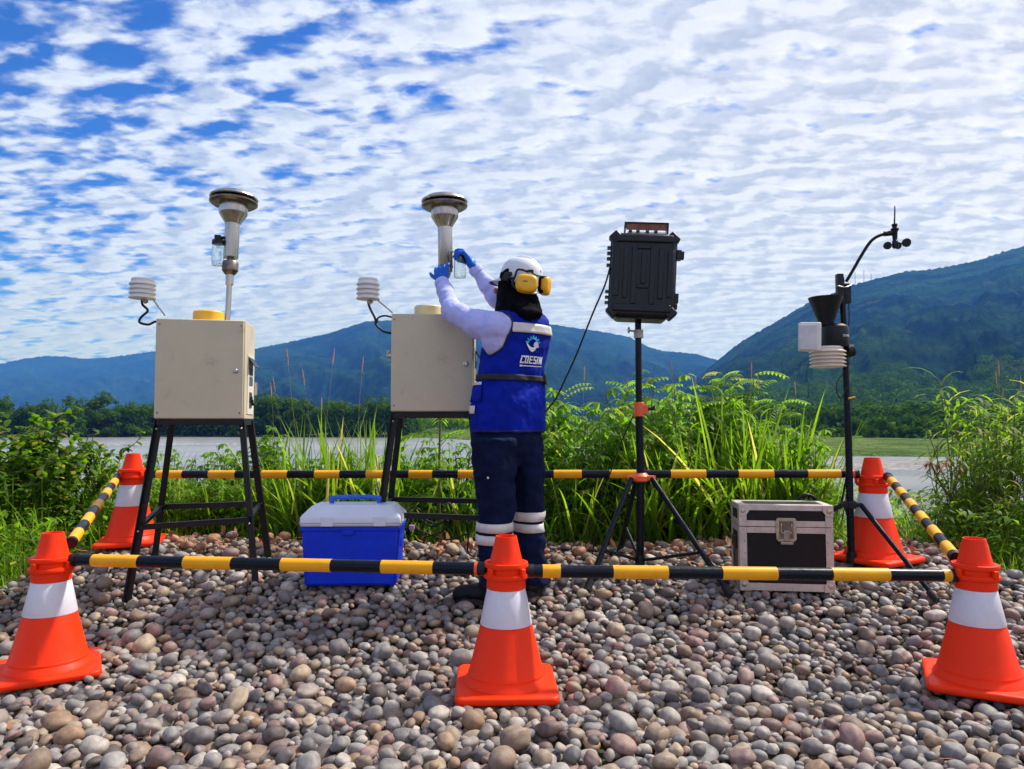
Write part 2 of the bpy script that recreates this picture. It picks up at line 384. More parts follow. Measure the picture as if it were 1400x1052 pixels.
def range_mesh(name, D, near, sky_pts, m, px0, px1, seed, gul, nu=520, nv=110, fringe=0.0016, pw=1.15):
    V = np.zeros((nu*nv, 3)); k = 0
    for j in range(nv):
        v = j/(nv-1)*1.25
        for i in range(nu):
            px = px0+(px1-px0)*i/(nu-1)
            top = at(px, interp(sky_pts, px), D); h = top.z-RIV
            vv = min(v, 1.0); dist = near+(D-near)*v
            q = Vector((top.x/D*3.2*seed**0+seed*7.3, vv*3.0, seed*3.1))
            g = noise.fractal(Vector((px*0.010+seed*9, vv*3.0+seed, 0.3)), 0.9, 2.1, 6)
            ridges = 1-abs(noise.fractal(Vector((px*0.010+seed*3+vv*1.5, vv*2.4, 1.7)), 0.8, 2.2, 5))
            prof = vv**pw
            z = RIV+h*prof+gul*h*(ridges-0.75+0.4*g)*math.sin(PI*min(1, vv))*0.9
            z += fringe*D*(noise.noise(Vector((px*0.22, j*0.7, seed)))+0.7*abs(noise.noise(Vector((px*0.6, j*1.9, seed)))))*(0.3+0.7*vv)
            if v > 1: z = RIV+h*(1-(v-1)*2.2)
            V[k] = (top.x/D*dist, dist, z); k += 1
    F = [(j*nu+i, j*nu+i+1, (j+1)*nu+i+1, (j+1)*nu+i) for j in range(nv-1) for i in range(nu-1)]
    return tag(build(name, fast_mesh(name, V, F), m), kind='structure')
SK_L = [(-500, 520), (-200, 505), (0, 498), (30, 491), (62, 487), (90, 488), (115, 491), (150, 489), (185, 484), (215, 480), (300, 490), (450, 530), (600, 570)]
SK_M = [(120, 575), (225, 540), (330, 486), (350, 477), (400, 467), (450, 456), (480, 446), (500, 440), (535, 438), (600, 446), (660, 448), (720, 446), (748, 443), (790, 449), (830, 455), (860, 461), (885, 474), (905, 480), (950, 484), (978, 492), (1040, 505), (1150, 520), (1300, 540)]
SK_R = [(840, 590), (900, 560), (950, 520), (985, 490), (1010, 470), (1035, 455), (1060, 441), (1090, 423), (1110, 412), (1140, 401), (1165, 390), (1200, 381), (1240, 371), (1265, 370), (1300, 364), (1335, 357), (1370, 345), (1400, 337), (1480, 320), (1600, 300), (1800, 310), (2100, 360)]
H1 = hill_mat('far_mountain_forest', (0.003, 0.012, 0.010), (0.018, 0.050, 0.026), (0.036, 0.070, 0.026), 0.0030, 30)
H2 = hill_mat('mid_mountain_forest', (0.003, 0.013, 0.008), (0.022, 0.060, 0.020), (0.050, 0.085, 0.026), 0.0040, 26)
H3 = hill_mat('near_hill_forest', (0.003, 0.012, 0.007), (0.032, 0.080, 0.016), (0.095, 0.115, 0.035), 0.0070, 16)
range_mesh('far_mountains', 4200, 2300, SK_L, H1, -520, 620, 3, 0.20)
range_mesh('middle_mountain', 2700, 900, SK_M, H2, 110, 1320, 5, 0.18)
range_mesh('near_hill', 1500, 230, SK_R, H3, 830, 2100, 8, 0.10, nu=620, nv=130, pw=1.35, fringe=0.0022)

# ------------------------------------------------------------------ haze
hz = MB().box((400, 2350, 238), (7200, 5400, 484))
hz = build('haze', hz, None)
hm = bpy.data.materials.new('haze_air'); hm.use_nodes = True; hn = hm.node_tree; hn.nodes.clear()
ho = hn.nodes.new('ShaderNodeOutputMaterial'); pv = hn.nodes.new('ShaderNodeVolumePrincipled')
pv.inputs['Color'].default_value = (0.09, 0.31, 1.0, 1); pv.inputs['Density'].default_value = 0.00021; pv.inputs['Anisotropy'].default_value = 0.2
pv.inputs['Absorption Color'].default_value = (0.55, 0.72, 1, 1)
hn.links.new(pv.outputs[0], ho.inputs['Volume']); hz.data.materials.append(hm); tag(hz, kind='stuff')

# ------------------------------------------------------------------ vegetation
def leaf_mat(name, c1, c2, c3, trans=0.45, rough=0.45):
    m, nt, b = material(name)
    at_ = nt.nodes.new('ShaderNodeAttribute'); at_.attribute_name = 'tint'
    oi = nt.nodes.new('ShaderNodeObjectInfo')
    sp = nt.nodes.new('ShaderNodeSeparateColor'); nt.links.new(at_.outputs['Color'], sp.inputs[0])
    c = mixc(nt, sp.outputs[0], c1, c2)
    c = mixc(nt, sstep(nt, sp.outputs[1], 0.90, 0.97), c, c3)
    c = mixc(nt, mnode(nt, 'MULTIPLY', oi.outputs['Random'], 0.35), c, c1)
    nt.links.new(c, b.inputs['Base Color']); b.inputs['Roughness'].default_value = rough; b.inputs['Specular IOR Level'].default_value = 0.25 if rough < 0.9 else 0.0
    tr = nt.nodes.new('ShaderNodeBsdfTranslucent')
    tcol = mixc(nt, 1.0, c, (1.7, 1.9, 0.8), 'MULTIPLY'); nt.links.new(tcol, tr.inputs[0])
    mx = nt.nodes.new('ShaderNodeMixShader'); mx.inputs[0].default_value = trans
    nt.links.new(b.outputs[0], mx.inputs[1]); nt.links.new(tr.outputs[0], mx.inputs[2])
    nt.links.new(mx.outputs[0], nt.nodes['Material Output'].inputs['Surface'])
    return m
LEAF_D = leaf_mat('shrub_leaves', (0.040, 0.100, 0.008), (0.16, 0.27, 0.014), (0.30, 0.24, 0.05), 0.55, 0.45)
LEAF_P = leaf_mat('weed_leaves', (0.085, 0.18, 0.012), (0.20, 0.33, 0.020), (0.34, 0.30, 0.06), 0.62, 0.5)
LEAF_G = leaf_mat('grass_blades', (0.085, 0.165, 0.012), (0.25, 0.35, 0.024), (0.48, 0.38, 0.16), 0.62, 0.5)
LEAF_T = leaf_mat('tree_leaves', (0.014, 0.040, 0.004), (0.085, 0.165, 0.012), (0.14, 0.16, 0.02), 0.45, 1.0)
STEMG = mat('green_stem', (0.10, 0.13, 0.035), 0.6, var=0.3, scale=20)
STRAW = mat('dry_straw', (0.26, 0.24, 0.08), 0.8, var=0.3, scale=20)
SEED = mat('seed_head', (0.46, 0.27, 0.16), 0.9, var=0.3, scale=60, bump=0.8, bscale=200)

class LV:
    """leaf collector: strips of quads with a tint per leaf"""
    def __init__(s): s.v = []; s.f = []; s.t = []
    def blade(s, base, d, length, width, droop, seg=4, shape='blade', up=Vector((0,0,1)), tint=None):
        d = d.normalized(); side = d.cross(up)
        if side.length < 1e-3: side = Vector((1, 0, 0))
        side.normalize(); p = Vector(base); step = length/seg; o = len(s.v)
        t = tint or (random.random(), random.random(), random.random())
        for i in range(seg+1):
            u = i/seg
            if shape == 'blade': w = width*(1-u)**0.6*min(1, 0.55+u*2)
            else: w = width*math.sin(PI*min(1, u*0.93+0.07))**0.8
            w *= 0.5
            fold = Vector((0, 0, -w*0.35))
            s.v += [tuple(p-side*w-fold*0.6), tuple(p+side*w-fold*0.6)]; s.t += [t, t]
            d = (d+Vector((0, 0, -droop/seg))).normalized(); p = p+d*step
        for i in range(seg): a = o+2*i; s.f.append((a, a+1, a+3, a+2))
    def mesh(s, name): return fast_mesh(name, s.v, s.f, np.array(s.t, np.float32))
def rdir(el_lo, el_hi, az=None):
    a = random.uniform(0, 2*PI) if az is None else az; e = math.radians(random.uniform(el_lo, el_hi))
    return Vector((math.cos(a)*math.cos(e), math.sin(a)*math.cos(e), math.sin(e)))

def proto_grass(h, n, spread=0.10, w=0.014, droop=1.0):
    L = LV()
    for _ in range(n):
        b = Vector((random.gauss(0, spread), random.gauss(0, spread), -0.03)); l = h*random.uniform(0.45, 1.1)
        L.blade(b, rdir(58, 86), l, w*random.uniform(0.7, 1.5), droop*random.uniform(0.3, 1.7), seg=6)
    return [('foliage', L.mesh('grass_foliage'), LEAF_G)]
def bent_stem(h, lean, r0, seg=7):
    p = Vector((0, 0, -0.04)); d = rdir(90-lean, 90); pts = [p.copy()]
    for i in range(seg):
        d = (d+Vector((random.gauss(0, .05), random.gauss(0, .05), 0.03))).normalized(); p = p+d*(h+0.04)/seg; pts.append(p.copy())
    return pts, [r0*(1-0.7*i/seg) for i in range(seg+1)]
def on(pts, u):
    k = u*(len(pts)-1); i = min(int(k), len(pts)-2); return pts[i].lerp(pts[i+1], k-i)
def proto_palmate(h, stems=6, nodes=18):
    L = LV(); S = MB()
    for s_ in range(stems):
        hh = h*random.uniform(0.6, 1.0); pts, rs = bent_stem(hh, 24, 0.007)
        off = Vector((random.gauss(0, .10), random.gauss(0, .10), 0)); pts = [p+off for p in pts]; S.tube(pts, rs, 5)
        for k in range(nodes):
            u = 0.12+0.88*(k+random.random()*0.5)/nodes; b = on(pts, min(u, 1)); az = k*2.4+random.uniform(-.3, .3)
            pd = rdir(5, 50, az); pl = random.uniform(0.05, 0.13)*(1.15-0.5*u); tip = b+pd*pl; S.tube([b, tip], [0.0022, 0.0016], 3, cap=False)
            t = (random.random()*0.6+0.4*u, random.random(), 0)
            nl = random.choice((5, 6, 7)); L0 = random.uniform(0.10, 0.17)*(1.1-0.3*u)
            sd = pd.cross(Vector((0,0,1))).normalized()
            for q in range(nl):
                a = (q/(nl-1)-0.5)*math.radians(230)
                dd = (pd*math.cos(a)+sd*math.sin(a)); dd.z += 0.15
                L.blade(tip, dd, L0*(1-0.25*abs(q/(nl-1)-0.5)*2), 0.033, 1.0+random.random()*0.6, seg=3, shape='leaf', tint=t)
    return [('stems', S.mesh('weed_stems'), STEMG), ('foliage', L.mesh('weed_foliage'), LEAF_P)]
def proto_pinnate(h, stems=5, nodes=18):
    L = LV(); S = MB()
    for s_ in range(stems):
        hh = h*random.uniform(0.75, 1.0); pts, rs = bent_stem(hh, 16, 0.007)
        off = Vector((random.gauss(0, .08), random.gauss(0, .08), 0)); pts = [p+off for p in pts]; S.tube(pts, rs, 5)
        for k in range(nodes):
            u = 0.25+0.75*(k+random.random()*0.5)/nodes; b = on(pts, min(u, 1)); az = k*2.4+random.uniform(-.3, .3)
            d = rdir(15, 55, az); n = 8; ln = random.uniform(0.14, 0.24); p = b.copy(); t = (random.random()*0.5+0.5*u, random.random(), 0); rp = [p.copy()]
            for q in range(n):
                d = (d+Vector((0, 0, -0.13))).normalized(); p = p+d*ln/n; rp.append(p.copy()); sd = d.cross(Vector((0,0,1))).normalized()
                for sg in (-1, 1): L.blade(p, (sd*sg+d*0.45+Vector((0,0,0.1))), 0.060*(1-0.5*abs(q/n-0.4)), 0.021, 0.8, seg=2, shape='leaf', tint=t)
            S.tube(rp[::4]+[rp[-1]], [0.002]*len(rp[::4]+[rp[-1]]), 3, cap=False)
    return [('stems', S.mesh('weed_stems'), STEMG), ('foliage', L.mesh('weed_foliage'), LEAF_P)]
def proto_shrub(h, n=9, leaves=60):
    L = LV(); S = MB()
    for s_ in range(n):
        pts, rs = bent_stem(h*random.uniform(0.65, 1.0), 42, 0.011); S.tube(pts, rs, 5)
        for b_ in range(4):
            b = on(pts, random.uniform(0.3, 0.95)); d = rdir(5, 60); ln = h*random.uniform(0.15, 0.35); tw = [b, b+d*ln*0.5, b+(d+Vector((0,0,.2)))*ln]; S.tube(tw, [0.005, 0.004, 0.002], 4)
            for k in range(leaves//4):
                q = on(tw, random.uniform(0.2, 1)); L.blade(q, rdir(-20, 60), random.uniform(0.065, 0.115), random.uniform(0.040, 0.062), 0.7, seg=3, shape='leaf')
        for k in range(leaves):
            q = on(pts, random.uniform(0.3, 1)); L.blade(q, rdir(-20, 60), random.uniform(0.065, 0.115), random.uniform(0.040, 0.062), 0.7, seg=3, shape='leaf')
    return [('branches', S.mesh('shrub_branches'), BROWN_W), ('foliage', L.mesh('shrub_foliage'), LEAF_D)]
def proto_cane(h, stems=8, nodes=26):
    L = LV(); S = MB()
    for s_ in range(stems):
        hh = h*random.uniform(0.6, 1.0); pts, rs = bent_stem(hh, 16, 0.007)
        off = Vector((random.gauss(0, .10), random.gauss(0, .10), 0)); pts = [p+off for p in pts]; S.tube(pts, rs, 5)
        for k in range(nodes):
            u = 0.08+0.92*k/nodes; b = on(pts, u); L.blade(b, rdir(25, 65, k*2.6+random.random()), random.uniform(0.15, 0.27), 0.021, 1.4, seg=4, shape='leaf')
    return [('stems', S.mesh('cane_stems'), STEMG), ('foliage', L.mesh('cane_foliage'), LEAF_G)]
def proto_seed(h):
    S = MB(); T = MB()
    pts, rs = bent_stem(h, 16, 0.0022, 8); S.tube(pts, rs, 4)
    d = (pts[-1]-pts[-2]).normalized(); T.tube([pts[-1]-d*0.02, pts[-1]+d*0.02, pts[-1]+d*0.06, pts[-1]+d*0.09], [0.002, 0.0046, 0.0036, 0.001], 6)
    return [('stem', S.mesh('grass_stem'), STRAW), ('seed_head', T.mesh('seed_head'), SEED)]

ZONES = ((165, 'left of the rear left cone'), (345, 'seen through the left stand'), (412, 'between the left stand and the cool box'), (540, 'rising behind the cool box'), (645, 'behind the middle stand'), (750, 'behind the worker'), (832, 'between the worker and the black tripod'), (920, 'right behind the black tripod'), (1012, 'between the black tripod and the flight case'), (1135, 'behind the flight case'), (1250, 'around the weather station mast'), (9999, 'right of the rear right cone'))
HOWBIG = ('low', 'knee-high', 'waist-high', 'tall', 'very tall')
_named = []
def zone_of(px): return next(t for z, t in ZONES if px < z)
def name_plants():
    by = {}
    for e, nm, px, h in _named: by.setdefault((nm, zone_of(px)), []).append((px, e, h))
    ords = ('leftmost', 'second from the left', 'third from the left', 'fourth from the left', 'fifth from the left', 'sixth from the left', 'seventh from the left', 'eighth from the left', 'ninth from the left')
    for (nm, z), l in by.items():
        l.sort(key=lambda t: t[0])
        for i, (px, e, h) in enumerate(l):
            big = HOWBIG[0 if h < .35 else 1 if h < .6 else 2 if h < .95 else 3 if h < 1.25 else 4]
            if len(l) == 1: e['label'] = '%s %s %s' % (big, nm, z)
            elif i == len(l)-1: e['label'] = '%s %s %s, the rightmost there' % (big, nm, z)
            elif i < 4: e['label'] = '%s %s %s, %s' % (big, nm, z, ords[i])
            else: e['label'] = '%s %s in the crowd %s' % ('one', nm, z)
_plants = {}
def plant(kind, protos, name, x, y, s, label, cat, group, z=None, rz=None):
    key = kind; lst = protos; spec = lst[random.randrange(len(lst))]
    e = empty(name, (x, y, gz(x, y)-0.03 if z is None else z), random.uniform(0, 6.28) if rz is None else rz, label, cat, group)
    e.scale = (s, s, s); _named.append((e, {'leafy_weed': 'bright leafy weed', 'feathery_weed': 'feathery weed', 'grass_clump': 'long grass clump', 'grass_tuft': 'short grass tuft', 'reedy_plant': 'reedy plant', 'seed_stalk': 'dry seed stalk'}[name], 700+985*x/y, s)) if name not in ('leafy_shrub', 'tall_weed') else None
    for nm, me, mt in spec:
        if not me.materials: me.materials.append(mt)
        o = bpy.data.objects.new(nm, me); COL.objects.link(o); o.parent = e
        if nm in ('foliage', 'stems', 'branches'): o['kind'] = 'stuff'
    return e
GR_T = [proto_grass(0.98, 26, 0.07, 0.028, 0.8) for _ in range(4)]
GR_M = [proto_grass(0.55, 48, 0.10, 0.016, 1.3) for _ in range(3)]
PAL = [proto_palmate(1.0) for _ in range(5)]
PIN = [proto_pinnate(1.0) for _ in range(3)]
SHR = [proto_shrub(1.0) for _ in range(3)]
CAN = [proto_cane(1.0, 6, 24) for _ in range(4)]; CAN_THIN = [proto_cane(1.0, 3, 16) for _ in range(3)]
SEE = [proto_seed(1.0) for _ in range(3)]
def top_scale(px, top, Y):      # height so that the top stands at picture row `top`
    x = at(px, 600, Y).x; return x, at(px, top, Y).z-gz(x, Y)
# left shrubs
for i, (px, top, Y, lab) in enumerate(((8, 522, 5.3, 'tallest dark broad-leaved shrub at the left end of the bank'), (55, 572, 4.9, 'round broad-leaved shrub in front of the tallest one'),
        (118, 588, 5.4, 'broad-leaved shrub reaching out over the river edge, nearest the far left cone'), (-55, 550, 4.8, 'broad-leaved shrub cut by the edge of the view behind the grass'), (92, 600, 4.7, 'low broad-leaved shrub between the round shrub and the far left cone'), (30, 600, 4.5, 'low dark shrub rising out of the left grass'))):
    x, h = top_scale(px, top, Y); plant('shrub', SHR, 'leafy_shrub', x, Y, h*0.98, lab, 'shrub', 'broad-leaved shrubs on the left bank')
G_W = 'leafy green weeds along the bank'; G_G = 'clumps of long grass along the bank'; G_C = 'reedy plants at the right end of the bank'; G_S = 'seed stalks above the grass'
L_P = 'bright green weed with drooping finger-like leaves behind the rear barrier pole'
L_F = 'feathery-leaved weed standing above the plants behind the black tripod'
L_G = 'clump of long arching grass blades behind the rear barrier pole'
L_C = 'tall reedy plant with narrow leaves at the right end of the bank'
L_S = 'thin dry stalk with a brown seed head above the grass'
pal = [(205,620,5.2),(225,610,5.6),(330,600,5.5),(345,590,5.6),(265,625,5.4),(375,585,5.4),(240,650,4.8),(285,660,4.8),(350,640,4.9),(365,615,5.3),(400,650,4.9),(300,620,5.6),(560,590,5.0),(590,585,5.1),(625,590,4.9),(640,600,5.2),
       (752,520,5.3),(770,545,4.9),(800,540,5.1),(830,560,4.9),(850,545,5.4),(880,512,5.2),(905,520,5.0),(925,540,5.2),(950,548,5.0),(975,545,5.3),(1000,540,5.2),(1030,560,5.0),(760,600,4.7),(800,610,4.65),(840,600,4.7),(900,590,4.7),(940,600,4.7),(985,600,4.75),(1110,585,5.4),
       (720,560,5.2),(690,580,5.2),(660,580,5.0),(745,560,5.6),(870,560,5.8),(1060,570,5.6)]
for px, top, Y in pal:
    x, h = top_scale(px, top+(random.uniform(-12, 45) if px > 740 else random.uniform(-10, 10)), Y); plant('pal', PAL, 'leafy_weed', x, Y, h*1.04, L_P, 'weed', G_W)
for px, top, Y in [(880,500,5.6),(990,488,5.4),(1015,500,5.6),(860,540,5.0),(965,530,5.6),(765,520,5.7)]:
    x, h = top_scale(px, top, Y); plant('pin', PIN, 'feathery_weed', x, Y, h*1.0, L_F, 'weed', 'feathery weeds behind the tripod')
x, h = top_scale(594, 388, 4.5); plant('pin', [proto_pinnate(1.0, 1, 12)], 'tall_weed', x, 4.5, h, 'thin tall weed whose tip shows above the second cabinet', 'weed', None)
rnd = random.Random(3)
for k in range(14):
    px = rnd.uniform(742, 1130); Y = rnd.uniform(4.62, 5.7); x, h = top_scale(px, rnd.uniform(545, 640), Y); plant('pal', PAL, 'leafy_weed', x, Y, h, L_P, 'weed', G_W)
for k in range(44):
    px = rnd.uniform(180, 650); Y = rnd.uniform(4.62, 5.3); x, h = top_scale(px, rnd.uniform(608, 680), Y); plant('pal', PAL, 'leafy_weed', x, Y, max(h, .35), L_P, 'weed', G_W)
gt = [(385,600,4.8),(415,575,4.9),(440,580,5.0),(470,570,4.8),(500,565,4.9),(520,575,5.1),(545,600,4.7),(455,610,4.7),(395,640,4.7),(490,620,4.7),(350,660,4.65),
      (900,560,4.75),(915,545,4.9),(960,570,4.75),(1000,560,4.8),(1040,545,4.9),(1060,535,4.8),(1075,560,4.7),(1095,580,4.8),(1020,600,4.65),(1120,600,4.9),(870,600,4.65),(1090,620,4.6),(1130,640,4.8)]
gt += [(395,560,4.75),(425,590,4.7),(448,545,4.9),(480,540,4.85),(512,545,4.8),(530,600,4.7),(365,640,4.75),(985,520,4.8),(1050,520,4.75),(1085,535,4.7),(1015,545,4.7),(930,560,4.7),(1110,560,4.75),(890,580,4.65),(1125,600,4.7),(145,610,5.0),(165,600,5.1),(130,625,4.8),(215,640,4.9),(255,650,4.8)]
gt += [(1005,510,4.6),(1035,525,4.65),(1068,515,4.6),(945,545,4.6),(905,560,4.6),(862,570,4.6),(1095,550,4.6),(820,590,4.6),(780,600,4.6),(465,552,4.65),(405,560,4.6),(525,560,4.7),(20,640,4.3),(60,640,4.4),(205,650,4.65),(300,640,4.7)]
gt += [(205,600,4.9),(235,610,4.8),(262,605,4.9),(295,610,4.85),(322,600,4.9),(345,610,4.8),(372,590,4.9),(555,590,4.8),(578,600,4.75),(612,600,4.8),(632,590,4.8),(185,600,5.0),(110,620,5.0)]
for px, top, Y in gt:
    x, h = top_scale(px, top, Y); plant('gt', GR_T, 'grass_clump', x, Y, h*1.02, L_G, 'grass clump', G_G)
gm = [(10,680,4.3),(40,700,4.0),(75,690,4.2),(20,730,3.8),(60,660,4.6),(100,660,4.7),(130,650,4.9),(150,670,4.7),(190,670,4.7),(215,680,4.6),(245,690,4.55),(275,690,4.6),(310,690,4.55),(340,690,4.55),(370,680,4.6),
      (-30,700,4.0),(-60,720,3.7),(5,760,3.6),(90,640,5.2),(160,640,5.3),(570,670,4.6),(600,680,4.6),(640,680,4.6),(760,660,4.55),(800,670,4.55),(850,680,4.55),(960,670,4.55),(1130,680,4.55),(1150,700,4.6),
      (1215,690,4.6),(1240,700,4.5),(1260,690,4.7),(1275,700,4.4),(1290,690,4.6),(1330,700,4.3),(1360,690,4.2),(1310,640,5.0),(1345,730,4.0),(1390,720,3.9),(1410,740,3.8),(1370,760,3.75),(1230,650,5.6),(1185,670,5.2)]
for px, top, Y in gm:
    x, h = top_scale(px, top, Y); plant('gm', GR_M, 'grass_tuft', x, Y, max(.3, h*1.7), 'short arching grass tuft at the edge of the pebbles', 'grass tuft', 'grass tufts at the edge of the pebbles')
for px, top, Y in [(1010,505,4.9),(1048,520,4.8),(1115,560,4.8),(935,535,4.7),(812,550,4.7),(772,560,4.65)]:
    x, h = top_scale(px, top, Y); plant('can', CAN_THIN, 'reedy_plant', x, Y, h, L_C, 'reed', G_C)
for px, top, Y in [(1300,600,4.7),(1330,570,4.5),(1345,545,4.7),(1385,560,4.3),(1305,650,4.4),(1400,640,4.0),(1360,660,4.0),(1315,560,4.9),(1340,520,4.8),(1350,500,5.1),(1375,530,4.6),(1395,495,4.9),(1415,500,4.6),(1360,590,4.4),(1390,600,4.2),(1430,560,4.3),(1320,620,4.6),(1405,560,4.4),(1375,500,5.2),(1300,640,4.9),(1450,520,4.8)]:
    x, h = top_scale(px, top, Y); plant('can', CAN, 'reedy_plant', x, Y, h*1.02, L_C, 'reed', G_C)
for px, top, Y in [(800,500,5.3),(835,515,5.4),(925,495,5.2),(940,510,5.1),(1030,495,5.2),(1062,505,5.0),(1100,520,5.0),(565,545,5.1),(360,520,5.1),(412,478,5.2),(426,476,5.0),(440,505,5.2),(452,540,5.1),(488,486,4.9),(405,515,5.2),(1338,492,5.0),(1378,505,4.8),(745,520,5.4),(352,550,5.0),(1360,530,5.1),(1392,515,4.9)]:
    x, h = top_scale(px, top, Y); plant('see', SEE, 'seed_stalk', x, Y, h*0.95, L_S, 'seed stalk', G_S)
name_plants()
# dead brown branch at the right, twig on the ground
m = MB(); m.tube(spline([at(1330, 740, 4.35), at(1310, 695, 4.4), at(1290, 668, 4.4), at(1272, 634, 4.4)]), 0.006, 5)
for a, b in (((1300, 682), (1312, 640)), ((1290, 668), (1268, 650)), ((1281, 650), (1296, 628)), ((1305, 690), (1285, 690))): m.tube([at(*a, 4.4), at(*b, 4.38)], [0.004, 0.002], 4)
e = empty('dry_branch', (0,0,0), label='dead brown branch with dry leaf tufts in front of the reedy plants', cat='branch'); build('twigs', m, BROWN_W, e)
L = LV()
for c in ((1272, 632), (1268, 634), (1296, 630), (1313, 640), (1283, 636)):
    for k in range(12): L.blade(at(*c, 4.38), rdir(-60, 80), 0.045, 0.012, 1, seg=2, shape='leaf', tint=(1, 1, 0))
DRY = mat('dry_leaves', (0.36, 0.17, 0.08), 0.8, var=0.4, scale=12); tag(build('dry_leaves', L.mesh('dry_leaves'), DRY, e), kind='stuff')
m = MB(); m.tube(spline([at(700, 745, 4.6), at(745, 735, 4.6), at(790, 722, 4.65), at(850, 716, 4.7)]), [0.012]*25, 6)
m.tube(spline([at(790, 722, 4.65), at(820, 700, 4.7), at(870, 690, 4.75)]), 0.006, 5)
tag(build('fallen_branch', m, BROWN_W), 'dark fallen branch lying in the weeds behind the black tripod', 'branch')

# low grass cover of the bank
def on_pebbles(x, y):
    lim = 4.42+0.10*math.sin(x*2.1)+0.06*math.sin(x*5.3+1)
    if x < -2.25: lim = min(lim, 4.42-1.15*smooth01((-2.25-x)/0.45))
    if x > 2.30: lim = min(lim, 4.42-0.95*smooth01((x-2.30)/0.35))
    return y < lim
L = LV(); n = 0
while n < 15000:
    y = 3.2+9.5*random.random()**1.7; x = random.uniform(-0.95*y-0.5, 0.95*y+0.5)
    if on_pebbles(x, y-0.03): continue
    if noise.noise(Vector((x*0.8, y*0.8, 3))) < -0.32: continue
    h = random.uniform(0.08, 0.34)*(1.0 if y > 4.6 else 0.7)
    L.blade(Vector((x, y, gz(x, y)-0.05)), rdir(35, 85), h, random.uniform(0.005, 0.013), random.uniform(0.4, 1.8), seg=4); n += 1
tag(build('grass', L.mesh('grass'), LEAF_G), kind='stuff')
# broadleaf ground weeds among the grass
L = LV(); n = 0
while n < 9000:
    y = 3.4+6.0*random.random()**1.8; x = random.uniform(-0.9*y, 0.9*y)
    if on_pebbles(x, y-0.12) or noise.noise(Vector((x*1.3, y*1.3, 7))) < 0.0: continue
    L.blade(Vector((x, y, gz(x, y)+random.uniform(0.0, 0.26))), rdir(-15, 45), random.uniform(0.04, 0.09), random.uniform(0.018, 0.034), 0.8, seg=2, shape='leaf'); n += 1
tag(build('ground_weeds', L.mesh('ground_weeds'), LEAF_P), kind='stuff')

# trees: crown of leaf clumps + trunk
def proto_tree(seed, wide=1.0):
    random.seed(seed); T = MB(); T.tube([(0,0,-0.5), (0.1,0,2.0), (0.05,0.1,4.5)], [0.28, 0.2, 0.1], 6)
    for k in range(4): d = rdir(25, 60); T.tube([(0.1,0,2.2+k*.4), Vector((0.1,0,2.4+k*.4))+d*2.4], [0.1, 0.04], 5)
    vs = []; ts = []; fs = []
    lobes = [(Vector((random.uniform(-2.6, 2.6)*wide, random.uniform(-2.4, 2.4), random.uniform(2.6, 7.6))), random.uniform(1.1, 2.0)) for _ in range(15)]
    lobes += [(Vector((random.uniform(-3.0, 3.0)*wide, random.uniform(-2.6, 2.6), random.uniform(0.4, 2.6))), 1.7) for _ in range(9)]
    for c, r in lobes:
        for _ in range(90):
            d = rdir(-90, 90); d.z = abs(d.z)*0.9-0.25; d.normalize(); p = c+d*r*random.uniform(0.6, 1.05); s = random.uniform(0.16, 0.40)
            a = rdir(-90, 90); b = (d+a*0.6).cross(rdir(-90, 90)).normalized(); a = b.cross(d+a*0.4).normalized(); o = len(vs)
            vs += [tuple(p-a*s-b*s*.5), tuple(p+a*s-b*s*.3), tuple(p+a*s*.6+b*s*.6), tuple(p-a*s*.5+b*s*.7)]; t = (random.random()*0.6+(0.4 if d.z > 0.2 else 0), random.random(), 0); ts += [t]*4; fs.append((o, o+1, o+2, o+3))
    return T, vs, fs, ts
tree_data = []
for sd in range(5):
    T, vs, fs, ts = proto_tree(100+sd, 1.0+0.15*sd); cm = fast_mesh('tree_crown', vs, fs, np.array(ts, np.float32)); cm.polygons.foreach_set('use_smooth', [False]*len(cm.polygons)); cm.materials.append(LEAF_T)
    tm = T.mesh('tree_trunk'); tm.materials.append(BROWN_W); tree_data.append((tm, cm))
random.seed(77)
def tree(x, y, z, s, name, label, group):
    e = empty(name, (x, y, z), random.uniform(0, 6.28), label, 'tree', group); e.scale = (s*random.uniform(.9, 1.2), s*random.uniform(.9, 1.2), s)
    tm, cm = random.choice(tree_data)
    a = bpy.data.objects.new('trunk', tm); COL.objects.link(a); a.parent = e
    b = bpy.data.objects.new('crown', cm); COL.objects.link(b); b.parent = e; b['kind'] = 'stuff'
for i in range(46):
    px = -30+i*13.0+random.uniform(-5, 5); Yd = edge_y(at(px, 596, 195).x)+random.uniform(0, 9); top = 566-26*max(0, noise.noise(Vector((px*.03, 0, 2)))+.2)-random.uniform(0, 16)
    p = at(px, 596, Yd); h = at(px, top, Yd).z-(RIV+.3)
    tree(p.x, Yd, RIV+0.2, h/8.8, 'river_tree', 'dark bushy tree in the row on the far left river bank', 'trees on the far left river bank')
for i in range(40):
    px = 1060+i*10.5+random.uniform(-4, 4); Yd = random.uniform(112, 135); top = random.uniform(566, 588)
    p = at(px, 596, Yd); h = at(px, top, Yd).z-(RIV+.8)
    tree(p.x, Yd, RIV+0.9, h/8.8, 'meadow_tree', 'low bushy tree in the row behind the green meadow across the river', 'trees behind the meadow')
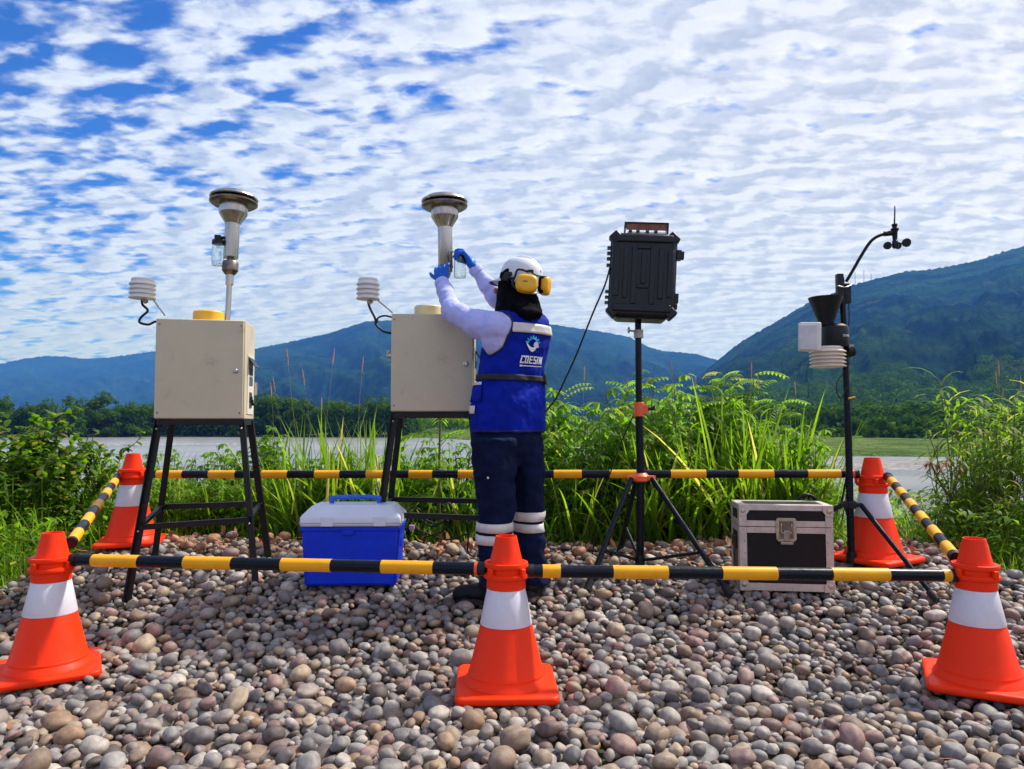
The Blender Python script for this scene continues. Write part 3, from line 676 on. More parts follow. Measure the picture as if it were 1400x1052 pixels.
# forest on the lower slopes (one mass)
def forest(name, spots, seed, leafy=60):
    rs = np.random.RandomState(seed); vs = []; ts = []; fs = []
    k = 0
    allv = []; allt = []
    for (x, y, z, r) in spots:
        n = leafy
        d = rs.normal(size=(n, 3)); d[:, 2] = np.abs(d[:, 2])*0.9-0.15; d /= np.linalg.norm(d, axis=1)[:, None]
        p = np.array([x, y, z])+d*r*rs.uniform(0.72, 1.05, (n, 1))*np.array([1, 1, 0.95])
        s = r*rs.uniform(0.06, 0.15, (n, 1)); a = rs.normal(size=(n, 3)); b = np.cross(a, d+rs.normal(size=(n, 3))*.35); b /= np.linalg.norm(b, axis=1)[:, None]; a = np.cross(b, d); a /= np.linalg.norm(a, axis=1)[:, None]
        q = np.stack([p-a*s-b*s*.6, p+a*s-b*s*.4, p+a*s*.6+b*s*.7, p-a*s*.5+b*s*.8], 1).reshape(-1, 3)
        base = rs.rand(); t = np.stack([np.clip(rs.rand(n)*0.4+base*0.5, 0, 1), rs.rand(n), rs.rand(n)], 1); allv.append(q); allt.append(np.repeat(t, 4, 0))
    Vv = np.concatenate(allv); Tt = np.concatenate(allt); Ff = np.arange(len(Vv)).reshape(-1, 4)
    me = fast_mesh(name, Vv, Ff, Tt.astype(np.float32)); me.polygons.foreach_set('use_smooth', np.zeros(len(Ff), bool))
    return tag(build(name, me, LEAF_T), kind='stuff')
dg = bpy.context.evaluated_depsgraph_get()
hill = bpy.data.objects['near_hill']; hb = BVHTree.FromObject(hill, dg)
spots = []
for _ in range(1900):
    Yd = 150+random.random()**1.4*330; px = random.uniform(960, 1500); x = at(px, 560, Yd).x
    hit = hb.ray_cast(Vector((x, Yd, 2000)), Vector((0, 0, -1)))
    z = hit[0].z if hit[0] else RIV+1.5
    r = random.uniform(2.2, 4.8); spots.append((x, Yd, z+r*0.5, r))
forest('hillside_woods', spots, 4, 110)
spots = [(at(px, 560, Yd).x, Yd, RIV+3.2, random.uniform(3.0, 5.0)) for px, Yd in ((random.uniform(-80, 640), random.uniform(238, 300)) for _ in range(260))]
spots += [(at(px, 560, Yd).x, Yd, RIV+2.5, random.uniform(2.5, 4.0)) for px, Yd in ((random.uniform(560, 1120), random.uniform(200, 330)) for _ in range(260))]
forest('far_bank_woods', spots, 6, 80)

# radio masts on the near hill's crest
m_ = mat('mast_metal', (0.35, 0.35, 0.38), 0.6)
for px, top, lab in ((1169, 372, 'thin radio mast left of the other two on the hill crest'), (1181, 369, 'middle radio mast, tallest on the hill crest'), (1191, 374, 'thin radio mast right of the other two on the hill crest')):
    b = at(px, 392, 1500); t = at(px, top, 1500); m = MB()
    for dx, dy in ((-.8, -.5), (.8, -.5), (0, .9)): m.tube([b+Vector((dx, dy, -6)), t+Vector((dx*.3, dy*.3, 0))], 0.28, 4)
    for k in range(8): z = b.z+(t.z-b.z)*k/8; m.tube([(b.x-.7, b.y, z), (b.x+.7, b.y, z+1.6)], 0.15, 4)
    tag(build('radio_mast', m, m_), lab, 'mast', 'radio masts on the hill crest')

# ------------------------------------------------------------------ traffic cones
def make_cone(label, loc, rz, s=1.0):
    e = empty('traffic_cone', loc, rz, label, 'traffic cone', 'orange traffic cones holding the barrier poles'); e.scale = (s, s, s)
    m = MB(); a = 0.175
    bm_ = [( -a, -a), (a, -a), (a, a), (-a, a)]
    m.box((0, 0, 0.014), (2*a, 2*a, 0.028)); o = build('base', m, ORANGE, e, smooth=35, bevel=0.0)
    bv = o.modifiers.new('b', 'BEVEL'); bv.width = 0.011; bv.segments = 4
    # rounder corners
    bm = bmesh.new(); bm.from_mesh(o.data); ed = [q for q in bm.edges if abs(q.verts[0].co.z-q.verts[1].co.z) > 0.01]
    bmesh.ops.bevel(bm, geom=ed, offset=0.03, segments=5, affect='EDGES', profile=0.5); bm.to_mesh(o.data); bm.free()
    m = MB(); m.lathe([(0.150, 0.0285), (0.146, 0.036), (0.138, 0.046), (0.134, 0.052), (0.1335, 0.060), (0.1295, 0.066), (0.0905, 0.222), (0.0895, 0.224), (0.0655, 0.345), (0.0655, 0.36), (0.060, 0.43), (0.058, 0.436), (0.0385, 0.522), (0.0375, 0.527), (0.034, 0.527), (0.033, 0.50), (0.05, 0.44)], 48, cap0=False)
    build('cone_body', m, ORANGE, e, smooth=30)
    m = MB(); m.lathe([(0.0912, 0.2245), (0.0916, 0.226), (0.0675, 0.344), (0.0665, 0.3455)], 48, cap0=False, cap1=False); build('reflective_band', m, WHITE_REFL, e, smooth=40)
    m = MB(); m.lathe([(0.0675, 0.347), (0.0690, 0.349), (0.0680, 0.378), (0.0790, 0.384), (0.0805, 0.390), (0.0785, 0.397), (0.0675, 0.402), (0.0670, 0.416), (0.0770, 0.421), (0.0785, 0.428), (0.0765, 0.436), (0.0700, 0.438), (0.060, 0.436)], 48, cap0=False, cap1=False)
    build('collar', m, ORANGE, e, smooth=35)
    for k in range(4):
        an = PI/4+k*PI/2; m = MB(); m.box((0.079*math.cos(an), 0.079*math.sin(an), 0.407), (0.014, 0.020, 0.030), rotm('Z', math.degrees(an))); build('hook', m, ORANGE, e, smooth=40, bevel=0.003)
    return e
def gp(px, Y): x = at(px, 800, Y).x; return Vector((x, Y, gz(x, Y)))
CONES = {'L': (70, 2.80, 31, 'front left traffic cone beside the grass, cut by the picture edge', 1.0), 'C': (692, 2.58, 2, 'front middle traffic cone standing before the worker', 1.0), 'R': (1334, 2.68, -27, 'front right traffic cone, nearest to the flight case', 1.0),
         'BL': (177, 4.28, 20, 'rear left traffic cone behind the left stand leg', 1.0), 'BR': (1197, 3.95, 31, 'rear right traffic cone beside the weather station mast', 1.05)}
cpos = {}
for k, (px, Yc, a, lab, s) in CONES.items():
    p = gp(px, Yc); p.z += 0.008; cpos[k] = p; make_cone(lab, p, math.radians(a), s)

# ------------------------------------------------------------------ barrier poles
def pole(label, a, b, r, bands, ring=None):
    """bands: (t0, t1) yellow sleeves along a-b"""
    e = empty('barrier_pole', (0,0,0), label=label, cat='barrier pole', group='striped barrier poles between the cones'); a = Vector(a); b = Vector(b)
    e.location = a; d = b-a
    build('tube', MB().tube([Vector((0,0,0)), d*0.5, d], r, 20), POLE_BLACK, e, smooth=40)
    for t0, t1 in bands: build('yellow_band', MB().tube([d*t0, d*t1], r+0.0012, 20), POLE_YELLOW, e, smooth=40)
    for t0, t1 in (ring or []): build('red_ring', MB().tube([d*t0, d*t1], r+0.002, 20), POLE_RED, e, smooth=40)
    u = d.normalized()
    for t in (0, 1): build('end_cap', MB().tube([d*t-u*0.012, d*t+u*0.012], r*1.12, 16), BLACKP, e, smooth=40)
    return e
def px_bands(a, b, xs):
    """turn picture columns into fractions along the pole"""
    out = []
    for x0, x1 in xs:
        r = []
        for x in (x0, x1):
            k = (x-700)/FPX
            # solve (a.x + t dx) = k (a.y + t dy) with a small pitch term
            r.append((k*a.y*0.9985-a.x)/((b.x-a.x)-k*0.9985*(b.y-a.y)))
        out.append((min(r), max(r)))
    return out
hr = 0.405
A = cpos['L']+Vector((0.085, 0, hr)); B = cpos['C']+Vector((-0.085, 0.0, hr-0.010)); A.z = at(98, 766, A.y).z; B.z = at(668, 778, B.y).z
pole('striped pole between the front left cone and the front middle cone', A, B, 0.0225, px_bands(A, B, [(134, 196), (258, 322), (389, 456), (524, 594)]), px_bands(A, B, [(650, 654)]))
A2 = cpos['C']+Vector((0.085, 0, 0)); A2.z = at(722, 781, A2.y).z; B2 = cpos['R']+Vector((-0.085, 0, 0)); B2.z = at(1310, 787, B2.y).z
pole('striped pole between the front middle cone and the front right cone', A2, B2, 0.0225, px_bands(A2, B2, [(741, 765), (836, 910), (983, 1057), (1131, 1208)])+px_bands(A2, B2, [(1280, 1293)]))
A3 = cpos['BL']+Vector((0.085, 0, 0)); A3.z = at(195, 649, A3.y).z; B3 = cpos['BR']+Vector((-0.09, 0, 0)); B3.z = at(1176, 648, B3.y).z
pole('long striped pole along the weeds between the two rear cones', A3, B3, 0.0225, px_bands(A3, B3, [(217, 252), (288, 324), (360, 395), (432, 466), (502, 535), (560, 592), (627, 660), (692, 727), (757, 795), (833, 869), (916, 964), (1008, 1056), (1102, 1147)]), px_bands(A3, B3, [(1162, 1169)]))
A4 = cpos['L']+Vector((0.02, 0.085, 0)); A4.z = at(80, 742, A4.y).z; B4 = cpos['BL']+Vector((-0.05, -0.07, 0)); B4.z = at(166, 653, B4.y).z
pole('striped pole running back along the left side between two cones', A4, B4, 0.021, [(0.01+0.2*k, 0.11+0.2*k) for k in range(5)])
A5 = cpos['R']+Vector((-0.02, 0.085, 0)); A5.z = at(1322, 762, A5.y).z; B5 = cpos['BR']+Vector((0.04, -0.085, 0)); B5.z = at(1206, 652, B5.y).z
pole('striped pole running back along the right side between two cones', A5, B5, 0.021, [(0.02+0.165*k, 0.105+0.165*k) for k in range(6)])

# ------------------------------------------------------------------ air samplers
CW, CD, CH = 0.42, 0.30, 0.50
def shield(parent, name, c, r, n, h, m):
    f = MB()
    for k in range(n):
        z = c.z+h*k/n; hh = h/n
        f.lathe([(r*0.80, z), (r*1.0, z+0.002), (r*1.0, z+hh*0.30), (r*0.86, z+hh*0.72), (r*0.84, z+hh)], 28, Matrix.Translation((c.x, c.y, 0)), cap0=True, cap1=True)
    f.lathe([(r*0.84, c.z+h), (r*0.86, c.z+h+0.004), (r*0.80, c.z+h+0.012), (0.01, c.z+h+0.016)], 28, Matrix.Translation((c.x, c.y, 0)))
    return build(name, f, m, parent, smooth=30)
def make_sampler(label, px_c, Yf, yaw, y_bottom, first, cap_mat, cap_x):
    c = at(px_c, y_bottom, Yf); g = gz(c.x, Yf+CD/2)
    e = empty('air_sampler', (c.x, Yf, g), yaw, label, 'air sampler', 'beige air samplers on black stands'); zb = c.z-g
    I = e.matrix_basis.to_3x3()
    # local: front face centre at origin plane y=0, depth to +y, z from ground
    body = build('cabinet', MB().box((0, CD/2, zb+CH/2), (CW, CD, CH)), BEIGE, e, bevel=0.004, smooth=40)
    build('door', MB().box((-0.004, -0.006, zb+CH/2), (CW-0.006, 0.012, CH-0.006)), BEIGE, body, bevel=0.003, smooth=40)
    M = Matrix.Translation((CW/2-0.042, -0.012, zb+CH*0.485)) @ Matrix.Rotation(PI/2, 4, 'X')
    build('lock', MB().lathe([(0.014, 0), (0.014, 0.003), (0.010, 0.004), (0.010, 0.009), (0.008, 0.011)], 20, M), STEEL, body, smooth=30)
    # bolts on the door
    for bx, bz in ((-CW/2+0.015, 0.03), (CW/2-0.02, 0.03), (-CW/2+0.015, CH-0.03), (CW/2-0.02, CH-0.03)):
        build('screw', MB().lathe([(0.004, 0), (0.004, 0.002), (0.002, 0.003)], 8, Matrix.Translation((bx, -0.012, zb+bz)) @ Matrix.Rotation(PI/2, 4, 'X')), DSTEEL, body)
    # right side fittings
    sx = CW/2
    build('control_panel', MB().box((sx+0.002, CD*0.55, zb+CH*0.36), (0.004, CD*0.62, CH*0.62)), PANEL, body, bevel=0.001)
    build('hood', MB().add([(sx, CD*.25, zb+CH*.66), (sx, CD*.80, zb+CH*.66), (sx+0.035, CD*.25, zb+CH*.55), (sx+0.035, CD*.80, zb+CH*.55), (sx, CD*.25, zb+CH*.65), (sx, CD*.80, zb+CH*.65), (sx+0.035, CD*.25, zb+CH*.54), (sx+0.035, CD*.80, zb+CH*.54)], [(0,1,3,2), (4,6,7,5), (0,2,6,4), (1,5,7,3), (2,3,7,6), (0,4,5,1)]), BLACKP, body)
    build('screen', MB().box((sx+0.006, CD*.52, zb+CH*.50), (0.005, CD*.30, CH*.07)), BLACKP, body)
    build('label_plate', MB().box((sx+0.006, CD*.52, zb+CH*.40), (0.003, CD*.34, CH*.09)), STEEL, body)
    build('connector_plate', MB().box((sx+0.006, CD*.50, zb+CH*.20), (0.004, CD*.22, CH*.16)), DSTEEL, body)
    build('hasp', MB().box((sx+0.014, CD*.90, zb+CH*.33), (0.016, 0.012, 0.07)), STEEL, body, bevel=0.002)
    m = MB()
    for k in range(3): m.lathe([(0.009, 0), (0.009, 0.012), (0.006, 0.014)], 12, Matrix.Translation((sx+0.006, CD*(.42+.09*k), zb+CH*(.22-.03*k))) @ Matrix.Rotation(PI/2, 4, 'Y'))
    build('sockets', m, BLACKP, body)
    # stand
    fr = MB(); t = 0.030; zt = zb-0.001
    ix, iy0, iy1 = CW/2-0.004, 0.008, CD-0.008
    st = build('stand_frame', MB().box((0, iy0+t/2, zt-t/2), (2*ix, t, t)).box((0, iy1-t/2, zt-t/2), (2*ix, t, t)).box((-ix+t/2, CD/2, zt-t/2-.0006), (t, iy1-iy0-2*t, t)).box((ix-t/2, CD/2, zt-t/2-.0006), (t, iy1-iy0-2*t, t)), FRAME, e, bevel=0.002)
    legs = []
    for sxx in (-1, 1):
        for yy, sy in ((iy0+t/2, -1), (iy1-t/2, 1)):
            top = Vector((sxx*(ix-0.012), yy+sy*0.004, zt-0.006)); w = e.matrix_basis
            foot = Vector((sxx*(ix+0.085), yy+sy*0.095, 0)); wp = Matrix.Rotation(yaw, 3, 'Z') @ foot + Vector(e.location); foot.z = gz(wp.x, wp.y)-g-0.012
            d = (foot-top); m = MB(); ang = (rotm('Z', 0))
            # angle iron: two plates
            zx = d.normalized(); ax = Vector((1, 0, 0)); ax = (ax-zx*ax.dot(zx)).normalized(); ay = zx.cross(ax)
            for (u0, u1, v0, v1) in ((-.015, .015, -.015*sy*-1-.002, -.015*sy*-1+.002), (.0155*sxx-.002, .0155*sxx+.002, -.014, .014)):
                uu0, uu1 = sorted((u0, u1)); vs = []
                for q in (top, foot):
                    for (uu, vv) in ((uu0, v0), (uu1, v0), (uu1, v1), (uu0, v1)): vs.append(q+ax*uu+ay*vv)
                m.add(vs, [(0,1,2,3), (4,7,6,5), (0,4,5,1), (1,5,6,2), (2,6,7,3), (3,7,4,0)])
            lg = build('leg', m, FRAME, e); legs.append((top, foot, sxx, sy))
            fb = MB(); q = top.lerp(foot, 0.05); fb.ball(q+Vector((0, -0.017 if sy < 0 else 0.017, 0)), 0.006, 8); q = top.lerp(foot, 0.62); fb.ball(q+Vector((0, -0.018 if sy < 0 else 0.018, 0)), 0.006, 8); build('bolts', fb, STEEL, lg, smooth=0)
    lv = 0.60
    P = {(s_, y_): t_.lerp(f_, lv) for t_, f_, s_, y_ in legs}
    for k, (p, q) in enumerate((((-1,-1), (1,-1)), ((-1,1), (1,1)), ((-1,-1), (-1,1)), ((1,-1), (1,1)))):
        a, b = P[p].copy(), P[q].copy(); d = (b-a); L_ = d.length; R = d.to_track_quat('X', 'Z').to_matrix()
        o_ = Vector((0, (-0.004 if k == 0 else 0.004 if k == 1 else 0), -0.0007*k)); build('rail', MB().box((a+b)/2+o_, (L_, 0.005, 0.028), R).box((a+b)/2+o_+Vector((0, 0, 0.0128)), (L_, 0.022, 0.0035), R), FRAME, e)
    # top plate items
    cx = cap_x; build('round_cap', MB().lathe([(0.072, zb+CH), (0.075, zb+CH+0.003), (0.075, zb+CH+0.050), (0.070, zb+CH+0.056), (0.0, zb+CH+0.057)], 36, Matrix.Translation((cx, 0.12, 0))), cap_mat, e, smooth=35)
    return e, zb, g
def to_local(e, p): return Matrix.Rotation(-e.rotation_euler.z, 3, 'Z') @ (Vector(p)-Vector(e.location))
def inlet(e, base, tip_px, Yp, k=1.0, tube_end=365, thin_from=None):
    """steel inlet: discs + funnel + tube along the axis base->top (world points)"""
    root, top = Vector(base), Vector(tip_px); d = top-root; Lh = d.length
    rt = to_local(e, root); R = Matrix.Rotation(-e.rotation_euler.z, 3, 'Z') @ d.to_track_quat('Z', 'Y').to_matrix()
    M = Matrix.Translation(rt) @ R.to_4x4()
    return M, Lh
def add_inlet(e, M, L, style):
    s = 3.7/FPX
    z_top = L
    build('inlet_cap', MB().lathe([(0.112, z_top-0.052), (0.121, z_top-0.050), (0.124, z_top-0.045), (0.122, z_top-0.038), (0.10, z_top-0.022), (0.06, z_top-0.008), (0.02, z_top-0.001), (0.0, z_top)], 48, M), STEEL, e, smooth=40)
    build('inlet_gap', MB().lathe([(0.085, z_top-0.070), (0.085, z_top-0.052)], 32, M), BLACKP, e, smooth=40)
    build('inlet_plate', MB().lathe([(0.070, z_top-0.082), (0.108, z_top-0.082), (0.122, z_top-0.072), (0.123, z_top-0.064), (0.118, z_top-0.061), (0.090, z_top-0.066)], 48, M, cap1=False), DSTEEL, e, smooth=35)
    build('inlet_funnel', MB().lathe([(0.072, z_top-0.075), (0.073, z_top-0.125), (0.071, z_top-0.132), (0.041, z_top-0.180), (0.039, z_top-0.185)], 40, M), STEEL, e, smooth=35)
    zz = z_top-0.185
    if style == 1:
        build('inlet_tube', MB().lathe([(0.036, z_top-0.372), (0.038, z_top-0.366), (0.038, zz), (0.039, zz+0.001)], 36, M), STEEL, e, smooth=35)
        build('collar', MB().lathe([(0.024, z_top-0.462), (0.030, z_top-0.455), (0.041, z_top-0.440), (0.041, z_top-0.398), (0.036, z_top-0.390), (0.018, z_top-0.386), (0.018, z_top-0.371)], 32, M), DSTEEL, e, smooth=35)
        build('down_tube', MB().lathe([(0.014, -0.02), (0.014, z_top-0.52), (0.020, z_top-0.515), (0.020, z_top-0.461)], 24, M), STEEL, e, smooth=35)
    else:
        build('inlet_tube', MB().lathe([(0.022, z_top-0.455), (0.026, z_top-0.445), (0.036, z_top-0.405), (0.039, z_top-0.400), (0.039, zz), (0.040, zz+0.001)], 36, M), STEEL, e, smooth=35)
        build('ring', MB().lathe([(0.040, z_top-0.402), (0.041, z_top-0.400), (0.041, z_top-0.392), (0.040, z_top-0.390)], 36, M), DSTEEL, e, smooth=35)
        build('down_tube', MB().lathe([(0.014, -0.02), (0.014, z_top-0.454)], 24, M), STEEL, e, smooth=35)
def jar(e, ctop, h, r, capm):
    c = to_local(e, ctop); T = Matrix.Translation(c)
    j = build('water_jar', MB().lathe([(r*0.93, -h), (r, -h+0.006), (r, -0.012), (r*0.85, 0.0), (r*0.80, 0.0), (r*0.94, -0.014), (r*0.94, -h+0.010), (0, -h+0.008)], 24, T, cap1=False), GLASS, e, smooth=40)
    build('jar_lid', MB().lathe([(r*1.02, -0.006), (r*1.04, 0.004), (r*1.02, 0.016), (r*0.6, 0.020)], 24, T), capm, j, smooth=35)
    return j
# first sampler
s1, zb1, g1 = make_sampler('air sampler on the left with the bright yellow cap and side panel in view', 273, 3.60, math.radians(11), 573, True, YELLOWP, 0.005)
base = at(311, 436, 3.76); top = at(320.5, 261, 3.80); M, L_ = inlet(s1, base, top, 3.8); add_inlet(s1, M, L_, 1)
ct = at(298.5, 333, 3.76); jar(s1, ct, 0.118, 0.031, BLACKP)
build('jar_arm', MB().tube([to_local(s1, at(298, 326, 3.76)), to_local(s1, at(313, 325, 3.78))], 0.009, 10).box(to_local(s1, at(298, 326, 3.76)), (0.030, 0.03, 0.03)), BLACKP, s1, smooth=40)
c = to_local(s1, at(194.5, 409, 3.66)); shield(s1, 'radiation_shield', c, 0.064, 4, 0.092, WHITEP)
build('shield_bracket', MB().tube([to_local(s1, at(209, 409, 3.68)), to_local(s1, at(226, 432, 3.70))], 0.0045, 8).tube([to_local(s1, at(200, 414, 3.66)), to_local(s1, at(196, 407, 3.66))], 0.012, 8), STEEL, s1, smooth=40)
build('sensor_cable', MB().tube(spline([to_local(s1, at(*p, 3.68)) for p in ((194, 410), (195, 417), (202, 425), (193, 434), (191, 441), (203, 444), (213, 440), (221, 446))]), 0.0062, 8), BLACKP, s1, smooth=0)
# second sampler
s2, zb2, g2 = make_sampler('air sampler in the middle that the worker is reaching up to', 591.5, 3.66, math.radians(1.5), 563, False, PALEY, -0.035)
base = at(610, 428, 3.80); top = at(607.6, 265, 3.80); M, L_ = inlet(s2, base, top, 3.8); add_inlet(s2, M, L_, 2)
ct = at(629, 354, 3.72); jar(s2, ct, 0.100, 0.031, DSTEEL)
build('jar_arm', MB().tube([to_local(s2, at(*p)) for p in ((617, 372, 3.76), (617, 345, 3.76), (628, 344, 3.73), (629, 352, 3.72))], 0.006, 8), DSTEEL, s2, smooth=0)
c = to_local(s2, at(503, 410, 3.72)); shield(s2, 'radiation_shield', c, 0.060, 4, 0.098, WHITEP)
build('shield_bracket', MB().tube([to_local(s2, at(516, 410, 3.74)), to_local(s2, at(537, 428, 3.76))], 0.0045, 8).tube([to_local(s2, at(508, 415, 3.72)), to_local(s2, at(503, 408, 3.72))], 0.012, 8), STEEL, s2, smooth=40)
m = MB(); m.tube(spline([to_local(s2, at(*p, 3.74)) for p in ((503, 412), (506, 422), (513, 436), (514, 444), (524, 453), (535, 456))]), 0.0062, 8)
m.tube(spline([to_local(s2, at(*p, 3.74)) for p in ((515, 442), (517, 435), (526, 432), (536, 434))]), 0.005, 8); build('sensor_cable', m, BLACKP, s2, smooth=0)
build('side_plug', MB().lathe([(0.016, 0), (0.016, 0.012), (0.010, 0.014), (0.010, 0.024)], 16, Matrix.Translation(to_local(s2, at(535, 487, 3.80))) @ Matrix.Rotation(-PI/2, 4, 'Y')).ball(to_local(s2, at(532, 482, 3.80)), 0.012, 8), STEEL, s2, smooth=35)
# cables lying on the second stand's shelf
m = MB(); zf = 3.78
for pts in (((548, 700), (560, 706), (575, 700), (566, 694), (554, 703), (548, 712)), ((552, 697), (580, 710), (600, 716), (620, 704), (645, 714)), ((570, 708), (590, 720), (612, 712), (605, 726), (580, 735)), ((545, 730), (560, 722), (580, 728), (610, 738), (640, 730))): m.tube(spline([at(*p, zf) for p in pts]), 0.0045, 6)
m.tube(spline([at(635, 705, 3.85), at(640, 730, 3.9), gp(645, 4.0)+Vector((0,0,.01)), gp(700, 4.2)+Vector((0,0,.01)), gp(780, 4.25)+Vector((0,0,.012)), gp(860, 4.15)+Vector((0,0,.015))]), 0.005, 6)
tag(build('power_cable', m, BLACKP, smooth=0), 'tangle of black and brown cables on the rails of the middle stand', 'cable')
m = MB(); m.tube(spline([at(*p, zf-.02) for p in ((600, 712), (606, 698), (614, 688), (622, 700), (634, 712))]), 0.004, 6).tube(spline([at(*p, zf-.02) for p in ((550, 692), (560, 700), (566, 716), (572, 724))]), 0.004, 6)
tag(build('brown_cable', m, BROWN_W, smooth=0), 'thin brown cable looped over the rails of the middle stand', 'cable')
tag(build('power_plug', MB().box(at(563, 721, 3.74), (0.026, 0.02, 0.022)).box(at(563, 725, 3.74), (0.016, 0.016, 0.012)), mat('pink_plug', (0.55, 0.36, 0.40), 0.5), bevel=0.003), 'small pinkish plug hanging from the middle stand rail', 'plug')

# ------------------------------------------------------------------ cooler
p = gp(479, 3.58); cz = 0.0
def cooler():
    e = empty('cool_box', (at(478, 800, 3.47).x, 3.47, gz(-0.75, 3.6)-0.002), math.radians(2), 'blue cool box with a white lid and blue carrying handle on the pebbles', 'cool box')
    W, D = 0.468, 0.25
    def rr(w, d, z, y0=0.125):
        return [(sx*w/2, y0+sy*d/2, z) for sx, sy in ((-1,-1), (1,-1), (1,1), (-1,1))]
    vs = rr(W*0.93, D*0.92, 0.0)+rr(W, D, 0.28)
    Q = [(0,3,2,1), (4,5,6,7), (0,1,5,4), (1,2,6,5), (2,3,7,6), (3,0,4,7)]
    body = build('body', MB().add(vs, Q), COOLB, e, smooth=40, bevel=0.016)
    build('rim', MB().add(rr(W+0.006, D+0.006, 0.262)+rr(W+0.008, D+0.008, 0.282), Q), COOLB, body, smooth=40, bevel=0.004)
    build('body_latch', MB().box((-0.01+0.0, -0.004, 0.256), (0.055, 0.010, 0.022)), COOLB, body, bevel=0.004)
    lid = build('lid', MB().add(rr(W+0.012, D+0.012, 0.284)+rr(W+0.014, D+0.014, 0.330)+rr(W-0.085, D-0.085, 0.382), [(0,3,2,1), (0,1,5,4), (1,2,6,5), (2,3,7,6), (3,0,4,7), (4,5,9,8), (5,6,10,9), (6,7,11,10), (7,4,8,11), (8,9,10,11)]), COOLW, e, smooth=45, bevel=0.010)
    build('lid_line', MB().box((0, 0.125, 0.302), (W+0.018, D+0.018, 0.003)), mat('lid_seam', (0.30, 0.30, 0.34), 0.6), lid)
    for hx in (-0.11, 0.14): build('lid_latch', MB().box((hx, -0.0080, 0.309), (0.058, 0.006, 0.046)), COOLW, lid, bevel=0.003)
    build('side_recess', MB().box((W/2-0.006, 0.125, 0.20), (0.012, 0.12, 0.05)), COOLB, body, bevel=0.005)
    y = 0.13; h = spline([(-0.115, y, 0.34), (-0.115, y, 0.392), (-0.100, y, 0.410), (0.100, y, 0.410), (0.115, y, 0.392), (0.115, y, 0.34)], 6)
    build('handle', MB().tube(h, 0.0115, 12), COOLH, e, smooth=0)
cooler()

